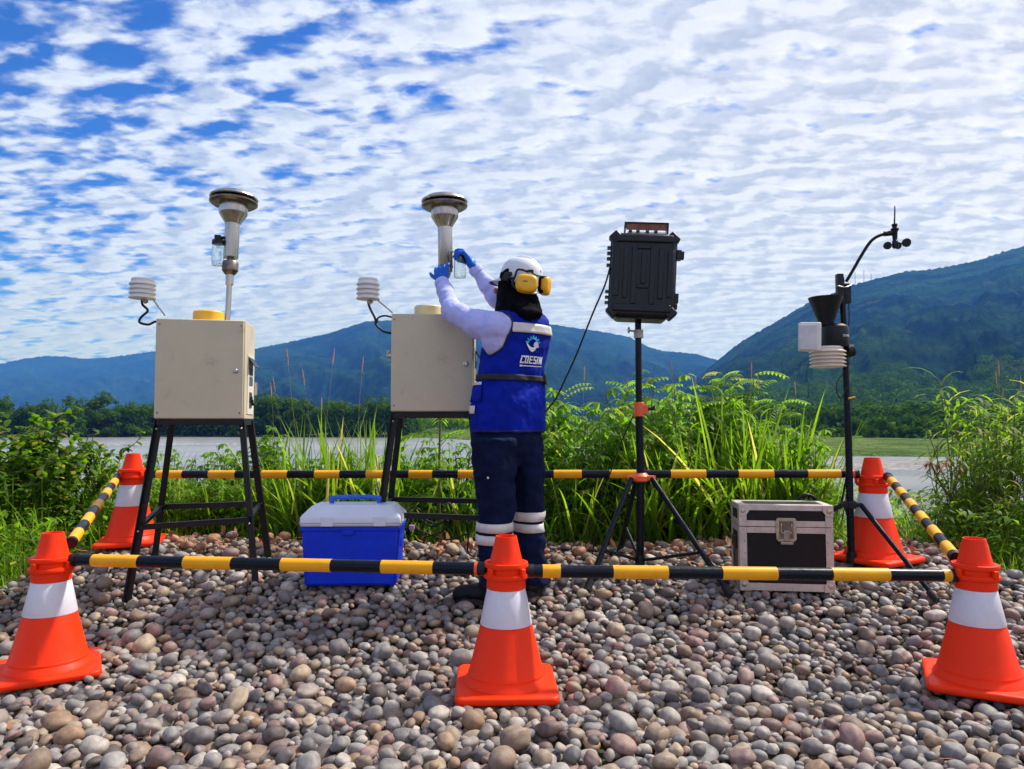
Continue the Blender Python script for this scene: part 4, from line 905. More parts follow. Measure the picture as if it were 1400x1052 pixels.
# ------------------------------------------------------------------ flight case
def flight_case():
    g = gz(1.35, 3.6); Yc = 3.56; W, D, H = 0.442, 0.215, 0.415
    cx = at(1076, 800, Yc).x
    e = empty('flight_case', (cx, Yc, g+0.004), math.radians(-7), 'black flight case with aluminium edges standing on the pebbles', 'flight case')
    sp = H*0.745
    lo = build('case_body', MB().box((0, D/2, sp/2), (W-0.006, D-0.006, sp-0.003)), CASEB, e, bevel=0.002)
    up = build('case_lid', MB().box((0, D/2, sp+(H-sp)/2+0.002), (W-0.006, D-0.006, H-sp-0.004)), CASEB, e, bevel=0.002)
    t = 0.036; k = 0.004
    def strip(par, x0, x1, z0, z1, yf, nm='edge_strip'): build(nm, MB().box(((x0+x1)/2, yf, (z0+z1)/2), (x1-x0, k, z1-z0)), ALU, par, bevel=0.0012)
    w = W/2
    for yf in (0.0, D):
        strip(lo, -w+t, w-t, 0, t, yf); strip(lo, -w+t, w-t, sp-0.030, sp-0.0015, yf); strip(lo, -w, -w+t-.0006, 0, sp-0.0015, yf); strip(lo, w-t+.0006, w, 0, sp-0.0015, yf)
        strip(up, -w+t, w-t, H-0.026, H, yf); strip(up, -w+t, w-t, sp+0.0015, sp+0.030, yf); strip(up, -w, -w+t-.0006, sp+0.0015, H, yf); strip(up, w-t+.0006, w, sp+0.0015, H, yf)
    for xf in (-w, w):
        def s2_(par, y0, y1, z0, z1): build('edge_strip', MB().box((xf, (y0+y1)/2, (z0+z1)/2), (k, y1-y0, z1-z0)), ALU, par, bevel=0.0012)
        s2_(lo, .003, t, 0, sp-.0015); s2_(lo, D-t, D-.003, 0, sp-.0015); s2_(lo, t+.0006, D-t-.0006, 0, t); s2_(lo, t+.0006, D-t-.0006, sp-.03, sp-.0015)
        s2_(up, .003, t, sp+.0015, H); s2_(up, D-t, D-.003, sp+.0015, H); s2_(up, t+.0006, D-t-.0006, sp+.0015, sp+.03); s2_(up, t+.0006, D-t-.0006, H-.026, H)
        build('side_handle', MB().box((xf*1.012, D/2, sp*0.72), (0.014, 0.10, 0.06)), FRAME, lo, bevel=0.004)
    for yy in (t/2, D-t/2): build('edge_strip', MB().box((0, yy, H), (W, t, k)), ALU, up, bevel=0.0012)
    for xx in (-w+t/2, w-t/2): build('edge_strip', MB().box((xx, D/2, H+.0006), (t, D-2*t-.002, k)), ALU, up, bevel=0.0012)
    for sx in (-1, 1):
        for zc in (0.028, H-0.028):
            par = lo if zc < sp else up
            m = MB(); m.prism([(sx*(w+.002), zc+(-.03 if zc < sp else .03)), (sx*(w-.048), zc+(-.03 if zc < sp else .03)), (sx*(w-.048), zc), (sx*(w-.030), zc+(.026 if zc < sp else -.026)), (sx*(w+.002), zc+(.026 if zc < sp else -.026))], -0.0065, -0.002); build('corner_plate', m, ALU, par, bevel=0.0015)
            m = MB(); m.ball((sx*(w-0.018), -0.007, zc), (0.012, 0.003, 0.012), 10); build('corner_dimple', m, BRASSY, par, smooth=0)
    for sx in (-1, 1):
        for z in (0.06, 0.12, 0.18, 0.24): build('rivet', MB().ball((sx*(w-0.026), -0.003, z), 0.004, 8), BRASSY, lo, smooth=0)
    # butterfly latch
    zc = sp-0.010; lp = build('latch', MB().prism([(-.048, zc+.045), (-.040, zc+.055), (.040, zc+.055), (.048, zc+.045), (.048, zc-.048), (.036, zc-.060), (-.036, zc-.060), (-.048, zc-.048)], -0.010, -0.003), BRASSY, e, bevel=0.0015)
    build('latch_dish', MB().prism([(-.034, zc+.040), (.034, zc+.040), (.034, zc-.045), (-.034, zc-.045)], -0.0105, -0.0095), DSTEEL, lp)
    build('latch_bow', MB().tube(spline([(-.024, -.014, zc+.028), (-.024, -.014, zc-.012), (0, -.016, zc-.018), (.024, -.014, zc-.012), (.024, -.014, zc+.028)], 4), 0.003, 6), STEEL, lp, smooth=0)
    build('latch_body', MB().box((0, -0.014, zc-.030), (0.026, 0.010, 0.050)).box((0, -0.016, zc-.066), (0.060, 0.008, 0.012)), STEEL, lp, bevel=0.002)
    build('feet', MB().box((-.15, .06, -.006), (.04, .04, .012)).box((.15, .06, -.006), (.04, .04, .012)).box((-.15, .17, -.006), (.04, .04, .012)).box((.15, .17, -.006), (.04, .04, .012)), SOLE, e)
flight_case()

# ------------------------------------------------------------------ black case on tripod
def pt_tripod():
    Y = 3.90; b = gp(875, Y); e = empty('tripod_stand', tuple(b), 0, 'black tripod stand with orange clamps under the black instrument case', 'tripod')
    lc = lambda p: Vector(p)-b
    top = lc(at(872.3, 434, Y)); hub = lc(at(876, 652, Y)); low = lc(at(875, 772, Y)); mid = lc(at(873.5, 560, Y))
    build('pole', MB().tube([mid, hub, low], 0.0215, 16), POLE_BLACK, e, smooth=40)
    build('upper_pole', MB().tube([top, mid], 0.0175, 16), POLE_BLACK, e, smooth=40)
    c = build('clamp', MB().tube([mid+Vector((0,0,-.038)), mid+Vector((0,0,.038))], 0.029, 18).box(mid+Vector((0.03, -0.012, 0)), (0.03, 0.02, 0.05)), ORANGEC, e, smooth=40, bevel=0.002)
    build('clamp_knob', MB().tube([mid+Vector((0.04, -0.012, 0.004)), mid+Vector((0.075, -0.012, 0.004))], 0.009, 8).box(mid+Vector((0.075, -.012, .006)), (0.02, 0.01, 0.024)), BLACKP, c, bevel=0.003)
    q = lc(at(873, 457, Y)); col = build('collar', MB().tube([q+Vector((0,0,-.022)), q+Vector((0,0,.022))], 0.026, 18), mat('worn_collar', (0.45, 0.42, 0.38), 0.5, metal=.4), e, smooth=40)
    build('thumbscrew', MB().tube([q+Vector((-.02, -.01, .012)), q+Vector((-.05, -.01, .018))], 0.005, 8).lathe([(0.016, -.004), (0.018, 0), (0.016, .004)], 12, Matrix.Translation(q+Vector((-.055, -.01, .02))) @ Matrix.Rotation(PI/2, 4, 'Y')), STEEL, col, smooth=40)
    h = build('hub', MB().lathe([(0.030, -.028), (0.046, -.020), (0.046, 0.004), (0.030, 0.020)], 12, Matrix.Translation(hub)), ORANGEC, e, smooth=35)
    build('hub_bracket', MB().box(hub+Vector((-.045, -.02, -.004)), (.06, .03, .022)).box(hub+Vector((.045, -.02, -.004)), (.06, .03, .022)).box(hub+Vector((0, .05, -.004)), (.03, .06, .022)), ORANGEC, h, bevel=0.004)
    feet = [((803, 797), 3.58), ((998, 806), 3.50), ((848, 764), 4.22)]
    # legs: feet on the pebbles
    tops = [hub+Vector((-.055, -.03, -.008)), hub+Vector((.055, -.03, -.008)), hub+Vector((-.01, .07, -.008))]
    for ((fx, fy), Yf), t in zip(feet, tops):
        f = gp(fx, Yf); f = f-b; f.z += 0.015
        lg = build('leg', MB().tube([t, f], 0.0145, 12), POLE_BLACK, e, smooth=40)
        build('rubber_foot', MB().tube([f+(t-f).normalized()*0.05, f-(t-f).normalized()*0.005], 0.019, 12), SOLE, lg, smooth=40)
        j = t.lerp(f, 0.66); build('brace', MB().tube([low+Vector((0, 0, .02)), j], 0.0085, 8), POLE_BLACK, e, smooth=40)
    build('lower_collar', MB().tube([low+Vector((0,0,-.02)), low+Vector((0,0,.05))], 0.027, 14), BLACKP, e, smooth=40)
pt_tripod()
def rugged_case():
    Y = 3.82; c = at(878, 379, Y); W, H, D = 0.352, 0.462, 0.17
    e = empty('instrument_case', tuple(c), 0, 'rugged black plastic instrument case mounted on top of the tripod', 'case'); e.rotation_euler = (math.radians(-2), math.radians(3.3), math.radians(-6))
    def octo(w, h, ch): return [(-w+ch, -h), (w-ch, -h), (w, -h+ch), (w, h-ch), (w-ch, h), (-w+ch, h), (-w, h-ch), (-w, -h+ch)]
    w, h = W/2, H/2
    s = build('shell', MB().prism(octo(w*0.965, h*0.97, 0.045), -0.02, D-.02), BLACKG, e, bevel=0.008, smooth=40)
    build('lid', MB().prism(octo(w*0.95, h*0.955, 0.045), -0.062, -0.021), BLACKG, e, bevel=0.012, smooth=40)
    build('rim', MB().prism(octo(w, h, 0.05), -0.026, -0.010), BLACKG, s, bevel=0.003, smooth=40)
    # moulded ribs on the lid
    for x0, x1, z0, z1 in ((-.155,-.125,-.12,.13), (-.105,-.078,-.13,.14), (-.062,-.034,-.16,.15), (.034,.062,-.16,.15), (.078,.105,-.13,.14), (.125,.155,-.12,.13), (-.034,.034,.135,.160), (-.030,.030,-.075,-.055), (-.012,.014,-.05,.11)):
        build('rib', MB().box(((x0+x1)/2, -0.066, (z0+z1)/2), (x1-x0-.001, 0.009, z1-z0)), BLACKG, s, bevel=0.003, smooth=40)
    for z in (h-.040, -h+.050): build('band', MB().box((0, -0.066, z), (0.30, 0.016, 0.040)), BLACKG, s, bevel=0.006, smooth=40)
    for sx, sz in ((-1,1), (1,1), (-1,-1), (1,-1)): build('corner_guard', MB().box((sx*(w-.028), -0.030, sz*(h-.034)), (0.062, 0.066, 0.058), rotm('Y', 45)), BLACKG, s, bevel=0.008, smooth=40)
    for z in (.155, .125, .095, .060, -.085, -.115, -.145): build('fin', MB().box((-w-.006, 0.01, z), (0.022, 0.05, 0.010)), BLACKG, s, bevel=0.003)
    build('hinge_latch', MB().box((w+.010, -0.01, .12), (0.026, 0.05, 0.05)).box((w+.030, -0.015, .118), (0.014, 0.03, 0.042)), BLACKG, s, bevel=0.003)
    build('side_latch', MB().box((w+.004, -0.01, -.115), (0.024, 0.05, 0.05)).box((w+.004, -.01, -.16), (0.016, 0.04, 0.024)), BLACKG, s, bevel=0.003)
    tb = build('top_tray', MB().box((0.01, 0.03, h+.061), (0.235, 0.10, 0.006)).box((-0.103, 0.03, h+.032), (0.007, 0.10, 0.056)).box((0.123, 0.03, h+.032), (0.008, 0.10, 0.056)), FRAME, e, bevel=0.0015)
    build('tray_face', MB().box((0.010, -0.010, h+.040), (0.215, 0.006, 0.034)), RUSTYC, tb, bevel=0.001)
    build('white_gasket', MB().box((0.01, 0.03, h+.006), (0.20, 0.09, 0.012)), WHITEP, e, bevel=0.002)
    for x in (-.075, -.035, .015, .06): build('tray_bolt', MB().box((x, -0.018, h+.012), (0.018, 0.010, 0.012)), BLACKP, tb)
rugged_case()
m = MB(); m.tube(spline([at(834, 366, 3.80), at(827, 390, 3.78), at(812, 425, 3.78), at(800, 455, 3.8), at(786, 490, 3.85), at(772, 520, 3.9), at(760, 545, 3.95), at(740, 575, 4.0), at(720, 640, 4.05), gp(712, 4.1)+Vector((0,0,.01))]), 0.0048, 8)
tag(build('case_cable', m, BLACKP, smooth=0), 'long black cable drooping from the instrument case down behind the worker', 'cable')
m = MB(); m.tube(spline([at(867, 566, 3.92), at(855, 592, 3.95), at(845, 615, 3.97), at(835, 645, 4.0), at(822, 680, 4.05), gp(810, 4.15)+Vector((0,0,.01))]), 0.004, 8)
tag(build('tripod_cable', m, BLACKP, smooth=0), 'thin dark cable running from the orange clamp into the weeds', 'cable')

# ------------------------------------------------------------------ weather station
def text_mesh(s, size, ext=0.0006, shear=0.0):
    cu = bpy.data.curves.new('t', 'FONT'); cu.body = s; cu.size = size; cu.extrude = ext; cu.align_x = 'CENTER'; cu.shear = shear
    o = bpy.data.objects.new('t', cu); COL.objects.link(o); d = bpy.context.evaluated_depsgraph_get(); me = bpy.data.meshes.new_from_object(o.evaluated_get(d)); bpy.data.objects.remove(o); bpy.data.curves.remove(cu); return me
def station():
    Y = 3.88; b = gp(1164, Y); e = empty('weather_station', tuple(b), 0, 'weather station on a black tripod mast with rain funnel and wind cups', 'weather station'); lc = lambda p: Vector(p)-b
    f = lambda x, y, Yd=Y: lc(at(x, y, Yd))
    build('mast', MB().tube([f(1164, 768), f(1160, 600), f(1155, 470), f(1150, 380)], [0.0185, 0.0180, 0.016, 0.016], 16), POLE_BLACK, e, smooth=40)
    hubp = f(1162, 690)
    build('hub', MB().lathe([(0.030, -.022), (0.034, -.015), (0.034, .012), (0.028, .020)], 12, Matrix.Translation(hubp)).box(hubp+Vector((-.04, -.01, -.002)), (.04, .03, .022)).box(hubp+Vector((.04, -.01, -.002)), (.04, .03, .022)).box(hubp+Vector((0, .04, -.002)), (.03, .04, .022)), BLACKP, e, bevel=0.003)
    build('foot_hub', MB().tube([f(1164, 770), f(1164, 755)], 0.026, 12), BLACKP, e, smooth=40)
    for t, (fx, Yf), in ((Vector((.055, -.015, -.005)), (1280, 3.42)), (Vector((-.055, -.015, -.005)), (1010, 4.02)), (Vector((0, .055, -.005)), (1172, 4.38))):
        ft = gp(fx, Yf)-b; ft.z += 0.012; lg = build('leg', MB().tube([hubp+t, ft], 0.0125, 12), POLE_BLACK, e, smooth=40)
        build('rubber_foot', MB().tube([ft+(hubp-ft).normalized()*0.05, ft], 0.017, 12), SOLE, lg, smooth=40)
    build('strut', MB().tube([f(1150, 690, 3.93), f(1160, 640, 3.93)], 0.006, 8), POLE_BLACK, e)
    # mast head clamp and arm
    hd = build('mast_head', MB().box(f(1148, 395), (0.034, 0.034, 0.16)).box(f(1158, 402), (0.034, 0.03, 0.11)).box(f(1154, 390), (0.075, 0.04, 0.010)), BLACKP, e, bevel=0.003)
    build('u_bolt', MB().tube(spline([f(1144, 391, 3.84), f(1156, 393, 3.83), f(1165, 389, 3.86)], 5), 0.004, 6), STEEL, hd, smooth=0)
    arm = spline([f(1157, 385), f(1166, 370), f(1178, 349), f(1190, 331), (f(1201, 323)), f(1215, 319)], 6)
    build('sensor_arm', MB().tube(arm, 0.0085, 10), POLE_BLACK, e, smooth=0)
    wv = f(1223.5, 325)
    an = build('wind_sensor', MB().tube([f(1209, 320), f(1220, 319)], 0.014, 12).lathe([(0.010, -.060), (0.016, -.052), (0.015, -.02), (0.011, -.015), (0.013, 0.0), (0.014, .03), (0.020, .040), (0.021, .048), (0.012, .052), (0.012, .062), (0.016, .066), (0.014, .074), (0.004, .078)], 16, Matrix.Translation(wv)), BLACKP, e, smooth=35)
    build('vane_spindle', MB().tube([wv+Vector((0,0,.07)), f(1223.5, 282)], 0.0038, 8), BLACKP, an, smooth=0)
    VM = Matrix.Rotation(-math.atan2(523, 985), 3, 'Z'); build('vane', MB().box(wv+VM @ Vector((0, .07, .082)), (0.004, 0.12, 0.05), VM).tube([wv+VM @ Vector((0,.02,.082)), wv+VM @ Vector((0,-.08,.082))], 0.004, 6), BLACKP, an)
    for (cx, cy, cr, Yd) in ((1214, 336, 0.021, 3.86), (1240, 332, 0.0235, 3.84), (1228, 336, 0.02, 3.95)):
        c = f(cx, cy, Yd); cc = build('wind_cup', MB().lathe([(cr, 0.0), (cr, .004), (cr*.92, .014), (cr*.65, .026), (cr*.25, .031), (0.001, .032)], 18, Matrix.Translation(c) @ Matrix.Rotation(math.radians(-80), 4, 'X')), BLACKP, an, smooth=40)
        build('cup_arm', MB().tube([wv+Vector((0,0,-.035)), c+Vector((0, .01, 0))], 0.004, 6), BLACKP, cc)
    # rain collector
    rc = f(1133, 470); M = Matrix.Translation(Vector((rc.x, rc.y-.02, 0)))
    zt = f(1133, 408).z; zn = f(1133, 444).z; zs = f(1133, 476).z
    build('rain_funnel', MB().lathe([(0.034, zn-.01), (0.036, zn), (0.088, zt-.004), (0.089, zt), (0.085, zt), (0.080, zt-.006), (0.030, zn+.004)], 40, Matrix.Translation((f(1126.5, 410).x, rc.y-.02, 0)), cap1=True), BLACKP, e, smooth=40)
    bd = build('rain_gauge', MB().lathe([(0.070, zs), (0.072, zs+.004), (0.072, zn-.030), (0.068, zn-.016), (0.050, zn-.004), (0.03, zn+.004)], 36, Matrix.Translation((f(1139, 460).x, rc.y-.02, 0))), BLACKP, e, smooth=40)
    tm = text_mesh('DAVIS', 0.017); cxg = f(1139, 460).x
    for v in tm.vertices:      # wrap round the gauge body
        ang = (v.co.x+0.034)/0.0725; r = 0.0726+v.co.z+.0006
        v.co = Vector((cxg+r*math.sin(ang), rc.y-.02-r*math.cos(ang), v.co.y+f(1139, 463).z))
    build('lettering', tm, LOGO_W, bd)
    shield(e, 'radiation_shield', Vector((f(1128, 480).x, rc.y-.03, f(1128, 503).z)), 0.093, 5, 0.097, CREAM)
    sb = build('solar_housing', MB().box(f(1107, 461, 3.74), (0.106, 0.045, 0.150), rotm('Y', 1.5) @ rotm('Z', -8)), WHITEP, e, bevel=0.006, smooth=40)
    build('housing_cover', MB().box(f(1105, 461.5, 3.713), (0.086, 0.006, 0.128), rotm('Y', 1.5) @ rotm('Z', -8)), mat('housing_face', (0.62, 0.60, 0.62), 0.4), sb, bevel=0.002)
    build('clamp', MB().box(f(1150, 478), (0.09, 0.05, 0.022)).tube([f(1158, 481, 3.84), f(1166, 479, 3.84)], 0.034, 16), BLACKP, e, smooth=40, bevel=0.003)
    build('station_cable', MB().tube(spline([f(1159, 400, 3.85), f(1161, 430, 3.85), f(1160, 450, 3.85), f(1161, 468, 3.85), f(1160, 500, 3.85), f(1146, 520, 3.85), f(1144, 535, 3.85), f(1150, 545, 3.86), f(1158, 530, 3.86)]), 0.0028, 6).tube(spline([f(1137, 408, 3.9), f(1142, 403, 3.88), f(1148, 406, 3.87)]), 0.004, 6).tube(spline([f(1104, 500, 3.83), f(1103, 515, 3.83), f(1106, 530, 3.83), f(1105, 545, 3.83)]), 0.0015, 4), BLACKP, e, smooth=0)
    build('yellow_tie', MB().tube([f(1160, 545, 3.85), f(1169, 543, 3.85)], 0.005, 6), YELLOWP, e)
station()
m = MB(); c0 = at(1104, 690, 4.25)
m.tube(spline([at(1090, 692, 4.2), at(1092, 682, 4.2), at(1103, 677, 4.2), at(1114, 682, 4.2), at(1117, 692, 4.2)], 5), 0.011, 8); m.tube([at(1096, 700, 4.2), at(1100, 678, 4.2)], 0.008, 6); m.tube([at(1109, 700, 4.2), at(1106, 678, 4.2)], 0.008, 6); m.tube([at(1090, 692, 4.2), gp(1088, 4.2)], .01, 6); m.tube([at(1117, 692, 4.2), gp(1119, 4.2)], .01, 6)
tag(build('cable_reel', m, BLACKP, smooth=0), 'black reel handle just behind the flight case', 'reel')

# ------------------------------------------------------------------ worker
def remeshed(name, mb, m, parent, vox=0.007, smooth_it=6, wr=0.0, wsize=0.06, fac=0.5):
    o = build(name, mb, m, parent, fix=True)
    r = o.modifiers.new('r', 'REMESH'); r.mode = 'VOXEL'; r.voxel_size = vox; r.use_smooth_shade = True
    s = o.modifiers.new('s', 'SMOOTH'); s.iterations = smooth_it; s.factor = fac
    if wr:
        t = bpy.data.textures.new('folds', 'CLOUDS'); t.noise_scale = wsize; t.noise_depth = 2
        d = o.modifiers.new('d', 'DISPLACE'); d.texture = t; d.strength = wr; d.mid_level = 0.5; d.texture_coords = 'LOCAL'
    bpy.context.view_layer.update(); dg = bpy.context.evaluated_depsgraph_get()
    me = bpy.data.meshes.new_from_object(o.evaluated_get(dg)); old = o.data; o.modifiers.clear(); o.data = me; bpy.data.meshes.remove(old)
    me.polygons.foreach_set('use_smooth', [True]*len(me.polygons))
    return o
PX, PY = at(697, 700, 3.5).x, 3.5
W0 = Vector((PX, PY, 0)); PG = gz(PX, PY)
per = empty('person', (PX, PY, PG), 0, 'person in blue reflective vest, white helmet and blue gloves reaching up to the sampler', 'person')
O = Vector((PX, PY, PG))
def w(px, py, Y): return at(px, py, Y)-O
TH = math.radians(33)
zf = lambda py, Y=3.5: at(697, py, Y).z-PG
# trousers
LFY, RFY = 3.40, 3.56
def leg_rings(list_, Y): return [(w(px, py, Y), rx, ry, TH*0.6) for px, py, rx, ry in list_]
LL = leg_rings([(676, 796, .070, .078), (678, 780, .072, .080), (678, 750, .078, .086), (677, 720, .086, .090), (678, 695, .088, .094), (677, 660, .094, .104), (675, 630, .102, .112), (676, 600, .108, .118)], LFY)
RL = leg_rings([(729, 798, .074, .080), (727, 780, .074, .082), (725, 745, .070, .082), (723, 715, .072, .086), (722, 690, .074, .092), (721, 655, .080, .102), (718, 625, .092, .110), (713, 600, .10, .115)], RFY)
hip = [(w(694, 640, 3.48), .06, .06, TH), (w(694, 618, 3.48), .14, .11, TH), (w(695, 600, 3.49), .172, .128, TH), (w(695, 575, 3.5), .170, .13, TH), (w(696, 550, 3.5), .160, .12, TH)]
mt = MB(); mt.loft(LL, 28); mt.loft(RL, 28); mt.loft(hip, 28)
tr = remeshed('trousers', mt, NAVY, per, 0.0075, 4, 0.040, 0.075)
# continuous body under the clothes
def skin_body():
    J = {'pel': w(697, 590, 3.5), 'sp': w(699, 520, 3.5), 'ch': w(704, 455, 3.5), 'nk': w(707, 425, 3.5), 'hd': w(705, 400, 3.5),
         'lh': w(680, 600, 3.45), 'lk': w(677, 700, LFY), 'la': w(677, 800, LFY), 'rh': w(714, 600, 3.54), 'rk': w(722, 700, RFY), 'ra': w(728, 800, RFY),
         'ls': w(678, 448, 3.38), 'le': w(617, 424, 3.54), 'lw': w(604, 388, 3.70), 'rs': w(733, 448, 3.60), 're': w(685, 415, 3.75), 'rw': w(648, 365, 3.70)}
    ks = list(J); ed = [('pel','sp'), ('sp','ch'), ('ch','nk'), ('nk','hd'), ('pel','lh'), ('lh','lk'), ('lk','la'), ('pel','rh'), ('rh','rk'), ('rk','ra'), ('ch','ls'), ('ls','le'), ('le','lw'), ('ch','rs'), ('rs','re'), ('re','rw')]
    R = {'pel': .09, 'sp': .085, 'ch': .09, 'nk': .045, 'hd': .06, 'lh': .06, 'lk': .045, 'la': .03, 'rh': .06, 'rk': .045, 'ra': .03, 'ls': .04, 'le': .032, 'lw': .022, 'rs': .04, 're': .032, 'rw': .022}
    me = bpy.data.meshes.new('body'); me.from_pydata([J[k] for k in ks], [(ks.index(a), ks.index(b)) for a, b in ed], []); o = bpy.data.objects.new('body', me); COL.objects.link(o); o.parent = per
    sk = o.modifiers.new('skin', 'SKIN'); 
    for i, k in enumerate(ks): me.skin_vertices[0].data[i].radius = (R[k], R[k]); me.skin_vertices[0].data[i].use_root = (k == 'pel')
    sb = o.modifiers.new('sub', 'SUBSURF'); sb.levels = 1; sb.render_levels = 1
    dg = bpy.context.evaluated_depsgraph_get(); m2 = bpy.data.meshes.new_from_object(o.evaluated_get(dg)); o.modifiers.clear(); o.data = m2; m2.materials.clear(); m2.materials.append(SKIN); m2.polygons.foreach_set('use_smooth', [True]*len(m2.polygons))
skin_body()
# shirt: torso core, both sleeves
ms = MB()
SH_L, EL_L, WR_L = w(675, 449, 3.385), w(618, 426, 3.53), w(604.5, 388, 3.69)
SH_R, EL_R, WR_R = w(728, 447, 3.60), w(684, 414, 3.74), w(650, 369, 3.71)
def folds(keys, rr, seed):
    rs = random.Random(seed); P_, Q_ = [], []
    for (a, b), (ra, rb) in zip(zip(keys, keys[1:]), zip(rr, rr[1:])):
        for k in range(5):
            t = k/5; P_.append(a.lerp(b, t)+Vector([rs.uniform(-.0025, .0025) for _ in range(3)])); Q_.append(ra+(rb-ra)*t+rs.choice((-.0045, .0005, .0045))*(1 if len(P_) > 8 else .3))
    return P_+[keys[-1]], Q_+[rr[-1]]
ms.chain(*folds([w(708, 452, 3.47), SH_L, SH_L.lerp(EL_L, .5)+Vector((0,0,-.012)), EL_L, EL_L.lerp(WR_L, .5)+Vector((.004,0,0)), WR_L], [.078, .078, .066, .055, .046, .036], 4), 20)
ms.ball(SH_L+Vector((.004, 0.0, -.045)), (.064, .062, .085), 16)
ms.chain(*folds([w(710, 452, 3.55), SH_R, SH_R.lerp(EL_R, .5), EL_R, EL_R.lerp(WR_R, .5), WR_R], [.072, .070, .060, .052, .045, .035], 9), 20)
shirt = remeshed('shirt', ms, SHIRT, per, 0.0055, 4, 0.014, 0.06)
# cuffs
for W_, E_, Yv in ((WR_L, EL_L, 0), (WR_R, EL_R, 0)):
    d = (W_-E_).normalized(); build('cuff', MB().tube([W_-d*.02, W_+d*.012], .039 if W_ is WR_L else .0365, 20), SHIRT, per, smooth=40, bevel=.004)
# vest
VR = [(w(693, 592, 3.5), .200, .150, TH), (w(693, 575, 3.5), .202, .152, TH), (w(694, 550, 3.5), .198, .150, TH), (w(695, 530, 3.5), .190, .142, TH), (w(696, 515, 3.5), .178, .132, TH), (w(698, 500, 3.5), .180, .134, TH),
      (w(702, 480, 3.5), .178, .138, TH), (w(706, 462, 3.5), .178, .138, TH), (w(707, 446, 3.5), .174, .130, TH), (w(708, 434, 3.5), .155, .112, TH), (w(708, 425, 3.5), .120, .090, TH), (w(708, 417, 3.5), .075, .070, TH)]
VR = [(c+Vector((.008, 0, 0)), a*.94, b*.94, t) for c, a, b, t in VR]
mv = MB(); mv.loft(VR, 40, ex=2.3)
ax_l = (EL_L-SH_L).normalized(); lip = SH_L-ax_l*0.030+Vector((0, 0, -.022))
vest = remeshed('vest', mv, VEST, per, 0.007, 4, 0.022, 0.075)
vb = BVHTree.FromPolygons([v.co for v in vest.data.vertices], [tuple(p.vertices) for p in vest.data.polygons])
tb_ = BVHTree.FromPolygons([v.co for v in tr.data.vertices], [tuple(p.vertices) for p in tr.data.polygons])
def wrap(name, m, bvh, centre_fn, a0, a1, zlo, zhi, n=60, off=0.004, parent=None, tilt=0.0):
    """cloth strip wrapped round a garment between two heights (angles from -Y, + towards +X)"""
    vs = []; fs = []; rows = 5
    for i in range(n+1):
        a = a0+(a1-a0)*i/n; d = Vector((math.sin(a), -math.cos(a), 0))
        for j in range(rows):
            z = zlo+(zhi-zlo)*j/(rows-1)+tilt*math.sin(a); c = centre_fn(z)
            h = bvh.ray_cast(Vector((c.x, c.y, z))+d*0.6, -d); q = h[0] if h[0] else Vector((c.x, c.y, z))+d*.1
            vs.append(q+d*off)
    for i in range(n):
        for j in range(rows-1): k = i*rows+j; fs.append((k, k+rows, k+rows+1, k+1))
    o = build(name, MB().add(vs, fs), m, parent or per, smooth=0)
    s = o.modifiers.new('t', 'SOLIDIFY'); s.thickness = 0.003; s.offset = 1
    return o
cf = lambda z: w(697+(0 if z < 1.1 else 8), 500, 3.5)
zv = lambda py: w(700, py, 3.42).z
wrap('belt', TRIM, vb, cf, -PI, PI, zv(521), zv(513), 90, 0.005, tilt=-0.004)
wrap('reflective_back_strip', REFL, vb, cf, math.radians(-6), math.radians(95), zv(456.5), zv(443.5), 50, 0.004, tilt=-0.003)
wrap('hem_binding', TRIM, vb, cf, -PI, PI, zv(591.5), zv(589), 90, 0.002)
wrap('reflective_pocket_strip', REFL, vb, cf, math.radians(-92), math.radians(-58), zv(566), zv(555), 16, 0.005)
wrap('reflective_side_strip', REFL, vb, cf, math.radians(-92), math.radians(-48), zv(527), zv(523), 16, 0.006)
wrap('pocket_flap', VEST, vb, cf, math.radians(-95), math.radians(-46), zv(550), zv(528), 16, 0.005)
wrap('belt_buckle', BLACKP, vb, cf, math.radians(80), math.radians(100), zv(525), zv(509), 8, 0.010)
# armhole binding on the left shoulder
arm = spline([w(674, 421, 3.40), w(681, 432, 3.33), w(684, 448, 3.305), w(682, 464, 3.295), w(676, 476, 3.295), w(666, 481, 3.315), w(656, 475, 3.37)], 8)
sb_ = BVHTree.FromPolygons([v.co for v in shirt.data.vertices], [tuple(p.vertices) for p in shirt.data.polygons])
e1 = ax_l.cross(Vector((0,0,1))).normalized(); e2 = ax_l.cross(e1); N_ = 48; BIN = [None]*N_
def in_shirt(p):
    q, nn, _, dd = sb_.find_nearest(p); return (p-q).dot(nn) < 0
near = {v.index: in_shirt(v.co) for v in vest.data.vertices if (v.co-SH_L).length < .24}
adj = {}
for pl_ in vest.data.polygons:      # walk the line where the sleeve comes out of the vest
    vs = list(pl_.vertices)
    if not all(v in near for v in vs): continue
    cr = [tuple(sorted((vs[k], vs[(k+1) % len(vs)]))) for k in range(len(vs)) if near[vs[k]] != near[vs[(k+1) % len(vs)]]]
    if len(cr) == 2: adj.setdefault(cr[0], []).append(cr[1]); adj.setdefault(cr[1], []).append(cr[0])
seen = set(); best = []
for st_ in adj:
    if st_ in seen: continue
    loop = [st_]; seen.add(st_); cur = st_
    while True:
        nx_ = [q for q in adj[cur] if q not in seen]
        if not nx_: break
        cur = nx_[0]; seen.add(cur); loop.append(cur)
    if len(loop) > len(best): best = loop
co_ = lambda i: vest.data.vertices[i].co
